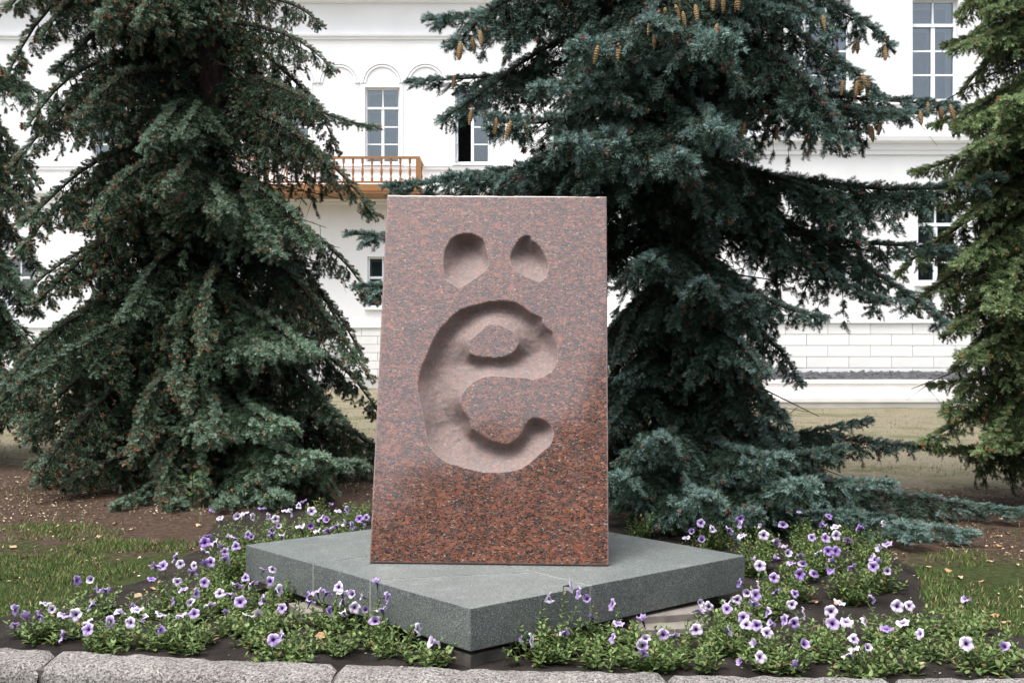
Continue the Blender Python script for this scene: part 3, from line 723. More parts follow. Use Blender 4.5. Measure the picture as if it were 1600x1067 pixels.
# ================================================================== PETUNIAS
crops = {'A': (0, 780, 3.7175), 'B': (360, 780, 3.7175), 'C': (700, 840, 4.0), 'D': (1040, 780, 3.7167), 'E': (1300, 780, 3.7167)}
FL = {
'A': "92 640sl 150 680bl 235 670bv 88 725bl 265 600uw 303 638fw 375 670bl 438 670fw 360 795sl 508 708bw 512 755fl 525 615sl 448 470sv 527 465fw 568 522bl 613 525bl 640 710fl 758 715fw 700 655uw 760 625sl 800 640uw 835 690sw 935 665uw 935 750sv 880 462uv 905 385bl 945 385fl 1047 375fw 1015 340sl 1127 383fw 1120 425bv 1190 370bv 1222 365fl 1030 478fw 1065 525ul 1000 592sv 1105 600fw 1050 670bl 1128 663fl 1140 545sl 1188 483fl 1275 545fw 1218 612bw 1190 250fv 1205 215bv 1245 245bl 1190 300bw 1305 305fl 1283 275bl 1370 272fl 1310 345bl 1330 220uw 1368 225bl 1440 205fl 1460 220fl 1382 97fw 1424 80uw 1468 103sw 1232 65uv 1280 105uw 1312 655bl 1395 595fl 1440 675bw 1335 550bl 1380 500bl 1425 455fl 1470 485bl",
'B': "182 50uv 322 65uw 355 75sw 395 38fw 425 8uv 472 68fw 220 100sw 262 115fw 280 155fw 235 175bv 238 205bv 300 207bw 408 157uw 465 155fv 585 33uv 625 66uw 677 63sl 525 105bl 560 120fl 615 155bl 670 140sw 707 153sl 505 183uw 748 112fv 790 105fl 768 142bl 565 180bl 195 410bl 243 407fw 232 472fl 283 528sw 300 632fl 185 585sl 155 660bw 250 815fl 295 795sl 503 528bl 450 560sv 465 595bl 562 540bv 627 508fw 650 545bw 708 550fw 650 590bw 722 628fw 767 567sw 785 640fl 655 655bw 575 650sv 840 705fl 910 570sl 880 640bl 1088 755sw 1180 828uw 852 478ul",
'C': "635 375sw 768 298sw 818 345sl 868 380fl 905 500uv 1025 415sl 728 590bl 447 635sw 520 640sw 1030 625sl 1065 535ul 1215 510ul 1235 630fw 1215 670fl 1225 712bl 1345 605fl 1410 610bl 1548 575fw 1575 405fw 1575 450sw",
'D': "205 138fl 153 187fl 120 222uw 210 235fl 275 172fw 436 110fv 430 145sl 370 175bl 443 210uw 555 155sw 680 148fl 570 208fw 640 245bl 778 82ul 950 98fv 915 145bv 990 160uw 992 210fw 850 222fl 930 225fl 1060 235bl 693 280uw 710 312fw 640 345ul 780 325bl 885 310bw 945 300fv 990 300fv 970 355bl 800 375fl 730 368ul 780 435fv 862 433fl 955 407uv 1080 388bv 630 455fl 548 385fw 508 350sw 425 487sv 537 505sw 473 543fw 525 555fl 515 605bl 640 535bv 753 548fl 735 608fw 415 582fw 358 600bl 358 635fl 250 622fw 590 655sl 450 685fl 485 675bw 470 725fw 527 730fl 590 775fw 370 760sl 520 835sw 550 915fw 615 718ul 690 700sl 747 718fl 800 660sw 805 840fl 757 958bl 960 650fw 970 720fl 1050 705uw 1010 598uw 435 940sl 1095 810fw",
'E': "162 163uv 298 140sw 320 260ul 280 285sw 228 335bl 240 390fl 265 360bl 322 415fw 235 578sl 380 620fw 450 618fw 410 715uw 190 715sw 320 752uv 208 860fw 95 900bw 510 780sw 782 838fw 780 578ul 998 857sl 128 862bw"}
PQ = np.array(quad)
def in_plinth(x, y): return float(sdf_poly(np.array([x]), np.array([y]), PQ)[0][0])
flowers = []
for k, s in FL.items():
    ox, oy, sc_ = crops[k]; tok = s.split()
    for a, b_ in zip(tok[::2], tok[1::2]):
        x, y = ox + float(a) / sc_, oy + float(b_[:-2]) / sc_
        zp = float(np.interp(y, [800, 850, 930, 1000], [.34, .29, .19, .15]))
        Z = (CAM_Z - zp) * F_PX / (y - CY)
        for _ in range(60):
            p = at(x, y, Z)
            if in_plinth(p.x, p.y) > -.07:
                Z += .03 if (y < 862 and p.y > 6.1) else -.03
            elif p.y < float(kerb_y(p.x)) + .05: Z += .02
            else: break
        flowers.append((at(x, y, Z), b_[-2], b_[-1], x, y))
def petunia(kind, form):
    NS = 30; V_ = []; C_ = []; rr = random.Random({'w': 1, 'l': 2, 'v': 3}[kind] + form * 10); ph = rr.uniform(0, 6)
    edge = {'w': (.74, .70, .78), 'l': (.58, .48, .72), 'v': (.42, .30, .62)}[kind]
    midc = {'w': (.60, .50, .70), 'l': (.42, .30, .60), 'v': (.30, .18, .50)}[kind]
    thr_ = (.060, .018, .13)
    rings = [(.0022, -.040), (.0035, -.022), (.0060, -.010), (.0095, -.003), (.016, .0015), (.024, .004), (.031, .0035), (.0345, .0005)]
    cr = [thr_, thr_, thr_, tuple(.65 * a + .35 * b for a, b in zip(thr_, midc)), midc, tuple((a + b) / 2 for a, b in zip(midc, edge)), edge, edge]
    for i, (r_, z_) in enumerate(rings):
        for k in range(NS):
            a = 2 * math.pi * k / NS; lobe = math.cos(5 * a)
            f = (i / (len(rings) - 1)) ** 2
            rad = r_ * (1 + .05 * lobe * f - (.05 * f if lobe < -.9 else 0) + .03 * f * math.sin(13 * a + 1))
            zz = z_ + f * (.0055 * math.cos(5 * a + 1.2) + .0030 * math.cos(11 * a + .6) + .004 * math.cos(2 * a + rr.uniform(-.1, .1)))
            if form == 1: rad *= 1 - .30 * f; zz += .013 * f                                   # cupped
            if form == 2: rad *= 1 - .38 * f * (.5 + .5 * math.cos(2 * a + ph)); zz += f * .014 * math.cos(2 * a + ph)   # folded across
            if form == 3: rad *= 1 - .12 * f * (1 + math.sin(3 * a + ph)); zz += f * .010 * math.sin(a + ph) - .006 * f  # limp, tilted limb
            V_.append((rad * math.cos(a), rad * math.sin(a), zz))
            vein = .5 + .5 * math.cos(10 * a)
            c = cr[i]
            if i in (4, 5): c = tuple(x * (1 - .45 * vein * (1 if i == 4 else .45)) + y * .45 * vein * (1 if i == 4 else .45) for x, y in zip(c, thr_))
            C_.append(c)
    Fc = [(i * NS + k, i * NS + (k + 1) % NS, (i + 1) * NS + (k + 1) % NS, (i + 1) * NS + k) for i in range(len(rings) - 1) for k in range(NS)]
    b_ = len(V_)
    V_.append((0, 0, -.041)); C_.append((.08, .14, .04))
    for k in range(10):                                  # calyx
        a = 2 * math.pi * k / 10; r_ = .0045 if k % 2 else .0075
        V_.append((r_ * math.cos(a), r_ * math.sin(a), -.024 if k % 2 else -.012)); C_.append((.07, .13, .035))
    Fc += [(b_, b_ + 1 + (k + 1) % 10, b_ + 1 + k) for k in range(10)]
    return mesh('flower', V_, Fc, M['petal'], True, np.array(C_))
PET = {k: [petunia(k, f) for f in (0, 0, 1, 2, 3)] for k in 'wlv'}
# group the blooms into plants
pts = [(f[0].x, f[0].y) for f in flowers]; left = list(range(len(flowers))); plants = []
while left:
    i = min(left, key=lambda j: pts[j][0] + pts[j][1] * .3)
    g = sorted(left, key=lambda j: math.hypot(pts[j][0] - pts[i][0], (pts[j][1] - pts[i][1]) * .8))[:9]
    g = [j for j in g if math.hypot(pts[j][0] - pts[i][0], (pts[j][1] - pts[i][1]) * .8) < .34]
    plants.append(g); left = [j for j in left if j not in g]
extra_px = [(60, 985), (180, 1005), (300, 1005), (250, 1000), (440, 1012), (520, 1008), (610, 1010), (700, 1012), (690, 1025), (830, 1025), (880, 985), (900, 960), (860, 1010), (940, 1030), (1010, 1035), (1120, 990), (1180, 1010), (1220, 1035), (1290, 1020), (1350, 1040), (1400, 1035), (1460, 1015), (1490, 985), (1540, 1030), (1580, 1020), (1510, 1000), (1330, 930), (1250, 900), (1190, 870), (1290, 880), (1350, 880), (1120, 850), (1180, 840), (1260, 850), (1320, 850), (330, 930), (300, 960), (220, 960), (380, 900), (350, 900), (420, 880), (380, 870), (480, 850), (540, 830), (430, 840), (500, 815), (560, 815), (640, 990), (600, 960), (560, 940), (500, 960), (450, 970), (390, 960), (350, 985), (120, 985), (1060, 1010), (1090, 1030), (1160, 960), (1210, 940), (920, 1000), (980, 1005), (400, 1000), (1000, 835), (1050, 830)]
leafT = np.array([(0, 0, 0), (.32, -.20, .035), (.32, .20, .035), (.50, 0, .0), (.70, -.17, .03), (.70, .17, .03), (1, 0, -.06)])
leafF = np.array([(0, 1, 3), (0, 3, 2), (1, 4, 3), (3, 5, 2), (3, 4, 6), (3, 6, 5)])
def foliage_mesh(base, tips, nst, rad, hmax, rr):
    Vs, Fs, Cs = [], [], []; nv = 0
    def add(V_, F_2, C_):
        nonlocal nv
        Vs.append(V_); Fs.append(F_2 + nv); Cs.append(C_); nv += len(V_)
    stems = []
    for tp in tips: stems.append((np.array([rr.uniform(-.05, .05), rr.uniform(-.05, .05), 0]), np.array(tp), True))
    for k in range(nst):
        a = rr.uniform(0, 6.283); q_ = rad * math.sqrt(rr.random()); h = hmax * rr.uniform(.3, 1.1) * (1 - .45 * (q_ / rad) ** 2)
        s0 = np.array([q_ * .55 * math.cos(a), q_ * .55 * math.sin(a), 0]); stems.append((s0, np.array([q_ * math.cos(a), q_ * math.sin(a), h]), False))
    for (p0, p1, isfl) in stems:
        sh = np.array([base.x, base.y])
        p0 = p0.copy(); p0[2] = float(soil_z(base.x + p0[0], base.y + p0[1])[0]) - base.z - .01
        if not isfl: p1 = p1 + np.array([0, 0, p0[2] + .02])
        mid = (p0 + p1) / 2 + np.array([rr.uniform(-.02, .02), rr.uniform(-.02, .02), .02])
        path = np.array([p0, mid, p1]); tn = p1 - p0; Ls = np.linalg.norm(tn); tn = tn / (Ls + 1e-6)
        ax = np.cross(tn, [0, 0, 1.0]); ax = ax / (np.linalg.norm(ax) + 1e-6) if np.linalg.norm(ax) > .05 else np.array([1.0, 0, 0])
        ay = np.cross(tn, ax); r_ = .0022
        ring = [ax * r_, (-ax * .5 + ay * .87) * r_, (-ax * .5 - ay * .87) * r_]
        V_ = np.array([p + o_ for p in path for o_ in ring]); F3 = []
        for i in range(2):
            for j in range(3):
                a, b_ = i * 3 + j, i * 3 + (j + 1) % 3; F3 += [(a, b_, b_ + 3), (a, b_ + 3, a + 3)]
        add(V_, np.array(F3), np.tile([[.10, .15, .05]], (9, 1)))
        nl = max(5, int(Ls / .011)); ga = rr.uniform(0, 6.28)
        for i in range(nl):
            tt = (i + .5) / nl; 
            if isfl and tt > .86: continue
            p = path[0] * (1 - tt) ** 2 + 2 * path[1] * tt * (1 - tt) + path[2] * tt * tt
            ga += 2.4; el = rr.uniform(-.15, .7) + .35 * tt
            d = np.array([math.cos(ga) * math.cos(el), math.sin(ga) * math.cos(el), math.sin(el)])
            sd_ = np.cross([0, 0, 1.0], d); sd_ /= np.linalg.norm(sd_) + 1e-6; up_ = np.cross(d, sd_)
            ll = rr.uniform(.028, .050) * (1.12 - .5 * tt) * (1.0 if not isfl else .85)
            V_ = p + ll * (leafT[:, :1] * d + leafT[:, 1:2] * sd_ * 1.15 + leafT[:, 2:] * up_)
            yl = rr.random(); c = np.array([.075, .140, .038]) * (1 - yl) + np.array([.220, .285, .100]) * yl
            if rr.random() < .05: c = np.array([.26, .20, .09])
            c = c * rr.uniform(.75, 1.2)
            add(V_, leafF, np.tile(c[None], (7, 1)))
    return mesh('foliage', np.concatenate(Vs), np.concatenate(Fs), M['leaf'], False, np.concatenate(Cs))
num = ['no', 'one', 'two', 'three', 'four', 'five', 'six', 'seven', 'eight', 'nine']
kerb_near = lambda x, y: y - float(kerb_y(x)) < .36
def where(x, y):
    d = in_plinth(x, y)
    if y > 6.3: return 'behind the plinth under the left spruce' if x < 0 else 'behind the plinth under the right spruce'
    if d > -.22: return 'against the left front side of the plinth' if x < F_.x else 'against the right front side of the plinth'
    if kerb_near(x, y): return 'beside the kerb left of the plinth corner' if x < F_.x else 'beside the kerb right of the plinth corner'
    return 'in the open bed left of the plinth' if x < F_.x else 'in the open bed right of the plinth'
def plant(cxy, idxs, nst, rad, hmax, seed):
    rr = random.Random(seed); x, y = cxy
    y = max(y, float(kerb_y(x)) + .07)
    z = float(soil_z(x, y)[0])
    e = empty('petunia_plant', (x, y, z)); base = Vector((x, y, z))
    tips = []
    for j in idxs:
        p, o_, kcol, _, _ = flowers[j]
        d = {'f': Vector((rr.uniform(-.45, .45), -1, rr.uniform(.15, .75))), 'u': Vector((rr.uniform(-.4, .4), -.12, 1)), 's': Vector((rr.choice((-1, 1)), -.25, rr.uniform(.1, .5))), 'b': Vector((rr.uniform(-.7, .7), .35, rr.uniform(.5, .9)))}[o_].normalized()
        fo = obj('flower', rr.choice(PET[kcol]), e, p - base)
        qt = d.to_track_quat('Z', 'Y'); fo.rotation_mode = 'QUATERNION'
        from mathutils import Quaternion
        fo.rotation_quaternion = qt @ Quaternion((0, 0, 1), rr.uniform(0, 6.28))
        s_ = rr.uniform(.74, 1.0); fo.scale = (s_ * rr.uniform(.9, 1.05), s_, s_ * rr.uniform(.8, 1.3))
        tips.append(p - base - d * .037 * s_)
    obj('foliage', foliage_mesh(base, tips, nst, rad, hmax, rr), e)
    ks = [flowers[j][2] for j in idxs]
    if not ks: lab = 'low leafy petunia plant without open blooms ' + where(x, y)
    else:
        c = max('wlv', key=ks.count); nm = {'w': 'pale white', 'l': 'lavender', 'v': 'deep violet'}[c]
        lab = 'petunia plant with %s mostly %s bloom%s %s' % (num[len(ks)], nm, 's' if len(ks) > 1 else '', where(x, y))
    tag(e, lab, 'petunia', 'petunias in the flower bed')
pc = []
for n_, g in enumerate(plants):
    x = sum(pts[j][0] for j in g) / len(g); y = sum(pts[j][1] for j in g) / len(g) + .03
    hm = max(.07, np.mean([flowers[j][0].z for j in g]) - .07)
    if in_plinth(x, y) > -.03: y -= .10 if y < 6.2 else -.10
    plant((x, y), g, 24, .18, min(.24, max(.12, hm)), 100 + n_); pc.append((x, y))
for n_, (x_, y_) in enumerate(extra_px):
    p = onz(x_, y_, .06)
    if p.y > 9.5 or in_plinth(p.x, p.y) > -.05: continue
    plant((p.x, p.y), [], 20 if y_ > 900 else 26, .15, .15 if y_ > 940 else .21, 400 + n_)

# ================================================================== SPRUCES
def unit(v): return v / (np.linalg.norm(v, axis=-1, keepdims=True) + 1e-9)
def shoot_template(seed, n=76, brown=False):
    """one needle shoot, 10 cm long along +x: (verts, tris, shade 0..1, is_brown)"""
    g = np.random.default_rng(seed); V_ = []; T = []; S = []; Bn = []
    for i in range(3):                                   # stem core
        a = 2.094 * i; V_.append((0, .0035 * math.cos(a), .0035 * math.sin(a))); S.append(.10); Bn.append(0)
    V_.append((.097, 0, 0)); S.append(.5); Bn.append(0)
    T += [(0, 1, 3), (1, 2, 3), (2, 0, 3)]
    for k in range(n):
        u = (k + g.random()) / n; x = .004 + .094 * u; a = g.random() * 6.283
        if math.sin(a) < -.5 and g.random() < .45: a = -a
        l = g.uniform(.022, .031) * (1 - .25 * max(0, u - .75) * 4 * .6); fw = math.radians(g.uniform(46, 72) - 34 * max(0, u - .8) * 5 * .8)
        d = np.array([math.cos(fw), math.sin(fw) * math.cos(a), math.sin(fw) * math.sin(a)])
        p = np.array([x, .003 * math.cos(a), .003 * math.sin(a)])
        sdv = np.cross(d, g.normal(size=3)); sdv /= np.linalg.norm(sdv) + 1e-9; w_ = .0025
        b_ = len(V_); V_ += [tuple(p - sdv * w_), tuple(p + sdv * w_), tuple(p + d * l)]
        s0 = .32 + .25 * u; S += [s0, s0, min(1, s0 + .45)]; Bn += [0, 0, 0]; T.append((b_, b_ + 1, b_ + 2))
    if brown:
        for k in range(18):
            a = g.random() * 6.283; fw = g.uniform(.3, 1.3); d = np.array([math.cos(fw), math.sin(fw) * math.cos(a), math.sin(fw) * math.sin(a)])
            p = np.array([g.uniform(.075, .10), 0, 0]); sdv = unit(np.cross(d, g.normal(size=3)))
            b_ = len(V_); V_ += [tuple(p - sdv * .007), tuple(p + sdv * .007), tuple(p + d * .024)]; S += [.5, .5, .9]; Bn += [1, 1, 1]; T.append((b_, b_ + 1, b_ + 2))
    return np.array(V_), np.array(T), np.array(S), np.array(Bn)
TPL = [shoot_template(s) for s in range(4)]; TPLB = [shoot_template(40 + s, 56, True) for s in range(2)]
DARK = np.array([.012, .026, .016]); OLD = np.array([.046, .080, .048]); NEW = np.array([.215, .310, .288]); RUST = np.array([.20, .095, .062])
L0 = 2.0
def branch_proto(name, seed, sag, width, droop, density=1.0, hang=.0, brown=.0, arch=0.0):
    g = np.random.default_rng(seed); SH = []             # shoots: pos, dir, len, newness, template list index
    wood = MB()
    def spine(t):
        t = np.asarray(t, dtype=float)
        return np.stack([L0 * t, .06 * np.sin(t * 5 + seed) * t * (1 - t) * 4, -sag * 4 * t * (1 - t) * (1 - .35 * t) + arch * 4 * t * (1 - t) + .03 * np.sin(t * 9 + seed * 2) * t], -1)
    ts = np.linspace(0, 1, 12); sp_ = spine(ts)
    wood.tube(sp_, [.026 * (1 - .85 * t) + .002 for t in ts], 5)
    nn = int(30 * density); 
    for i in range(nn):
        t = .10 + .88 * ((i + g.random() * .6) / nn); p0 = spine(t); tg = unit(spine(min(1, t + .02)) - spine(t - .02))
        for sgn in (-1, 1):
            if g.random() < .10: continue
            Lw = width * (.42 + .75 * math.sin(math.pi * min(1, t * .95 + .12)) ** 1.0) * (1 - .80 * max(0, t - .45) / .55) * g.uniform(.55, 1.15)
            Lw = max(.07, Lw); an = math.radians(g.uniform(42, 66)); lat = np.array([0, sgn, 0])
            d = unit(tg * math.cos(an) + lat * math.sin(an) + np.array([0, 0, g.uniform(-.28, .12)]))
            dr = droop * g.uniform(.5, 1.4)
            if g.random() < hang: d = unit(tg * .3 + lat * g.uniform(.1, .5) + np.array([0, 0, -1.1])); dr *= .5; Lw *= g.uniform(.7, 1.2)
            ks = max(2, int(Lw / .046)); prev = p0
            for k in range(1, ks + 1):
                s = k / ks * Lw; q_ = p0 + d * s + np.array([0, 0, -dr * s * s / max(Lw, .2)])
                td = unit(q_ - prev); nrm_ = unit(np.cross(td, [0, 0, 1.0]) + 1e-6); upv = np.cross(nrm_, td)
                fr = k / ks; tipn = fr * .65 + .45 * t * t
                if fr > .15:
                    for s2 in (-1, 1):
                        if g.random() < .16: continue
                        a2 = math.radians(g.uniform(34, 62))
                        dd = unit(td * math.cos(a2) + nrm_ * s2 * math.sin(a2) + upv * g.uniform(-.35, .35) + np.array([0, 0, -.12]))
                        SH.append((q_, dd, g.uniform(.070, .118) * (1.1 - .25 * fr), tipn * g.uniform(.3, 1.25), 0))
                if k % 2 == 0 and g.random() < .55:
                    dd = unit(td * .8 + upv * g.uniform(.3, .8) + nrm_ * g.uniform(-.4, .4)); SH.append((q_, dd, g.uniform(.05, .085), tipn * g.uniform(.6, 1.1), 0))
                if k % 2 == 0 and g.random() < .35 + hang:
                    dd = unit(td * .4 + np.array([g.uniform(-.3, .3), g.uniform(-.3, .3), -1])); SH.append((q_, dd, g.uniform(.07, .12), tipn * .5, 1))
                prev = q_
            SH.append((prev - td * .02, unit(td + np.array([0, 0, .12])), g.uniform(.075, .105), tipn * g.uniform(.85, 1.15) + .15, 0))
            if Lw > .1: wood.tube([p0, p0 + d * Lw * .5 + np.array([0, 0, -dr * .25 * Lw]), prev], [.006, .0042, .002], 3)
        for k3 in range(5):
            q3 = spine(min(1, t + .88 / nn * k3 / 5)); SH.append((q3, unit(tg * g.uniform(.5, 1.0) + np.array([0, g.uniform(-.9, .9), g.uniform(.25, .8)])), g.uniform(.05, .09), (.30 + .75 * t) * g.uniform(.6, 1.1), 0))
    for k in range(5):
        e_ = spine(1.0); SH.append((e_ - np.array([.05, 0, 0]), unit(np.array([1, g.uniform(-.8, .8), g.uniform(-.2, .6)])), .10, 1.1, 0))
    pos_ = np.array([s[0] for s in SH]); dr_ = np.array([s[1] for s in SH]); ln = np.array([s[2] for s in SH]) / .1
    nw = np.clip(np.array([s[3] for s in SH]), 0, 1.25); under = np.array([s[4] for s in SH])
    y_ = unit(np.cross(dr_, g.normal(size=dr_.shape))); 
    # keep template 'up' roughly upward so that lower needles thin out as on the tree
    z_ = unit(np.array([0, 0, 1.0]) - dr_ * dr_[:, 2:3] + y_ * .2); y_ = np.cross(z_, dr_)
    pick = g.integers(0, len(TPL), len(SH)); isb = (g.random(len(SH)) < brown * np.clip(.35 + 1.3 * nw, 0, 1.7))
    Vs, Ts, Cs = [], [], []; nv = 0
    for ti, tp in enumerate(TPL + TPLB):
        sel = np.where((~isb & (pick == ti)) if ti < len(TPL) else (isb & (pick % 2 == ti - len(TPL))))[0]
        if not len(sel): continue
        tv, tt, ts_, tb = tp
        fr_ = np.stack([dr_[sel] * ln[sel, None], y_[sel] * np.sqrt(ln[sel, None]), z_[sel] * np.sqrt(ln[sel, None])], 1)
        W = np.einsum('vk,nkj->nvj', tv, fr_) + pos_[sel, None]
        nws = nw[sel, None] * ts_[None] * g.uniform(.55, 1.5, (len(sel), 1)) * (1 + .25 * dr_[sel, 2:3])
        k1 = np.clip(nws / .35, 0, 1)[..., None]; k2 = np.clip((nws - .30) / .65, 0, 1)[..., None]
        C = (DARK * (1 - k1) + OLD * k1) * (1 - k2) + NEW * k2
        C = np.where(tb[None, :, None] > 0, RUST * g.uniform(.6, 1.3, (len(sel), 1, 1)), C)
        n_ = W.shape[0] * W.shape[1]
        Vs.append(W.reshape(-1, 3)); Cs.append(C.reshape(-1, 3))
        Ts.append((tt[None] + np.arange(len(sel))[:, None, None] * len(tv) + nv).reshape(-1, 3)); nv += n_
    # wood as triangles
    wf = []
    for f in wood.f:
        for i in range(1, len(f) - 1): wf.append((f[0], f[i], f[i + 1]))
    wf = np.array(wf) + nv
    Vs.append(np.array(wood.v)); Cs.append(np.tile([[.03, .024, .02]], (len(wood.v), 1))); Ts.append(wf)
    T = np.concatenate(Ts); mi = np.zeros(len(T), dtype=np.int32); mi[-len(wf):] = 1
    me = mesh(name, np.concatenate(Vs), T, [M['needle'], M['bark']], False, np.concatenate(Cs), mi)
    return me, pos_, len(T)
PROTO = {}
PROTO['bough'] = [branch_proto('branch', s, .20, .46, .60, 1.0, .18, .04) for s in (1, 2, 3)]            # layered, tip lifted
PROTO['sweep'] = [branch_proto('branch', s, .0, .46, .85, 1.0, .34, .09, arch=.17) for s in (4, 5, 6)]   # arching, hanging twigs
PROTO['pend'] = [branch_proto('branch', s, .0, .46, 1.1, .9, .58, .34, arch=.22) for s in (7, 8, 9)]    # pendulous, rusty tips
PROTO['thin'] = [branch_proto('branch', s, .05, .26, .45, .8, .12, .10) for s in (10, 11)]
NPROTO = sum(p[2] for v in PROTO.values() for p in v)
print('proto tris', NPROTO)

class Spruce:
    def __init__(s, name, xy_, label, tint, height, r0, lean=0.0):
        z = float(ground_h(np.array(xy_[0]), np.array(xy_[1])))
        s.o = Vector((xy_[0], xy_[1], z)); s.e = empty(name, s.o); tag(s.e, label, 'spruce', 'blue spruces in front of the building')
        s.H = height; s.tint = tint; s.lean = lean
        zs = np.linspace(-.15, height, 26); m = MB()
        m.tube([(lean * max(0, q_) + .02 * math.sin(q_ * 1.3), .02 * math.cos(q_ * 1.7), q_) for q_ in zs], [max(.012, r0 * (1 - q_ / height) ** .85 * (1 + .25 * math.exp(-max(0, q_) * 3))) if q_ < height else .01 for q_ in zs], 14)
        m.build('trunk', M['bark'], s.e, smooth=True)
        rr = random.Random(int(abs(xy_[0]) * 100)); m = MB()
        for k in range(90):                              # dead inner twigs
            q_ = rr.uniform(.5, height * .6); a = rr.uniform(0, 6.283); l = rr.uniform(.5, 1.5)
            p0 = Vector((lean * q_, 0, q_)); d = Vector((math.cos(a), math.sin(a), rr.uniform(-.35, .05)))
            p1 = p0 + d * l * .5 + Vector((0, 0, -.03)); p2 = p0 + d * l + Vector((rr.uniform(-.1, .1), rr.uniform(-.1, .1), -.12))
            m.tube([p0, p1, p2], [.013, .008, .003], 4)
            for j in range(4):
                c_ = p0.lerp(p2, rr.uniform(.3, .95)); m.tube([c_, c_ + Vector((rr.uniform(-.25, .25), rr.uniform(-.25, .25), rr.uniform(-.3, .02)))], [.004, .0015], 3)
        s.crown = m.build('crown', M['bark'], s.e)
        s.placed = []
    def axis(s, z): return s.o + Vector((s.lean * z, 0, z))
    def branch(s, root, tip, kind, rr, fat=1.0, tint=None, roll=None):
        me, ps, _ = rr.choice(PROTO[kind]); d = Vector(tip) - Vector(root); L = d.length; x = d.normalized()
        y = Vector((0, 0, 1)).cross(x)
        y = y.normalized() if y.length > .15 else Vector((1, 0, 0)).cross(x).normalized()
        z = x.cross(y); ro = rr.uniform(-.35, .35) if roll is None else roll
        y, z = y * math.cos(ro) + z * math.sin(ro), z * math.cos(ro) - y * math.sin(ro)
        sc_ = L / L0; st = fat * min(1.25, max(.62, .45 + .55 * sc_)) * rr.uniform(.9, 1.1)
        fl = rr.choice((-1, 1))
        Mx = Matrix(((x.x * sc_, y.x * st * fl, z.x * st, 0), (x.y * sc_, y.y * st * fl, z.y * st, 0), (x.z * sc_, y.z * st * fl, z.z * st, 0), (0, 0, 0, 1)))
        Mx.translation = Vector(root) - s.o
        o = bpy.data.objects.new('branch', me); link(o, s.crown); o.matrix_local = Mx
        tn = tint or s.tint; v = rr.uniform(.85, 1.15); o.color = (tn[0] * v, tn[1] * v, tn[2] * v, 1)
        s.placed.append((Mx, ps)); return o
    def fill(s, prof, step, per, kinds, seed, drop, skip=lambda z, a: False, zmin=.35, zmax=None):
        """whorls of boughs round the trunk; prof(z) gives the crown radius, drop(z) how far the tip sinks below its root"""
        rr = random.Random(seed); z = zmin; a0 = rr.uniform(0, 6.28)
        zmax = zmax or s.H - .2
        while z < zmax:
            n_ = per if z < s.H * .6 else max(4, per - 1); a0 += 2.4
            for k in range(n_):
                a = a0 + 6.283 * k / n_ + rr.uniform(-.35, .35)
                if skip(z, a % 6.2832): continue
                r_ = prof(z) * rr.uniform(.72, 1.08); rz = z + rr.uniform(-.12, .12)
                root = s.axis(rz); tz = max(.13, rz - drop(z) * rr.uniform(.7, 1.25))
                tip = Vector((root.x + math.cos(a) * r_, root.y + math.sin(a) * r_, s.o.z + tz))
                s.branch(root, tip, rr.choice(kinds), rr)
            z += step * (1 + .7 * max(0, z - 5) / 5) * rr.uniform(.85, 1.15)
    def heroes(s, spec, seed):
        """spec rows: root height, tip pixel x, y, tip distance, kind, fatness"""
        rr = random.Random(seed)
        for row in spec:
            rz, tx, ty, tz, kind = row[:5]; fat = row[5] if len(row) > 5 else 1.0
            tip = at(tx, ty, tz); tip.z = max(tip.z, .10); s.branch(s.axis(rz), tip, kind, rr, fat, roll=rr.uniform(-.2, .2))

BLUE = (1.12, 1.14, 1.16); DKG = (1.38, 1.34, 1.08); YEL = (1.75, 1.55, .85)
PI = math.pi
toward = lambda a, w_: abs(((a - 1.5 * PI + PI) % (2 * PI)) - PI) < w_     # azimuth towards the viewer (-y)
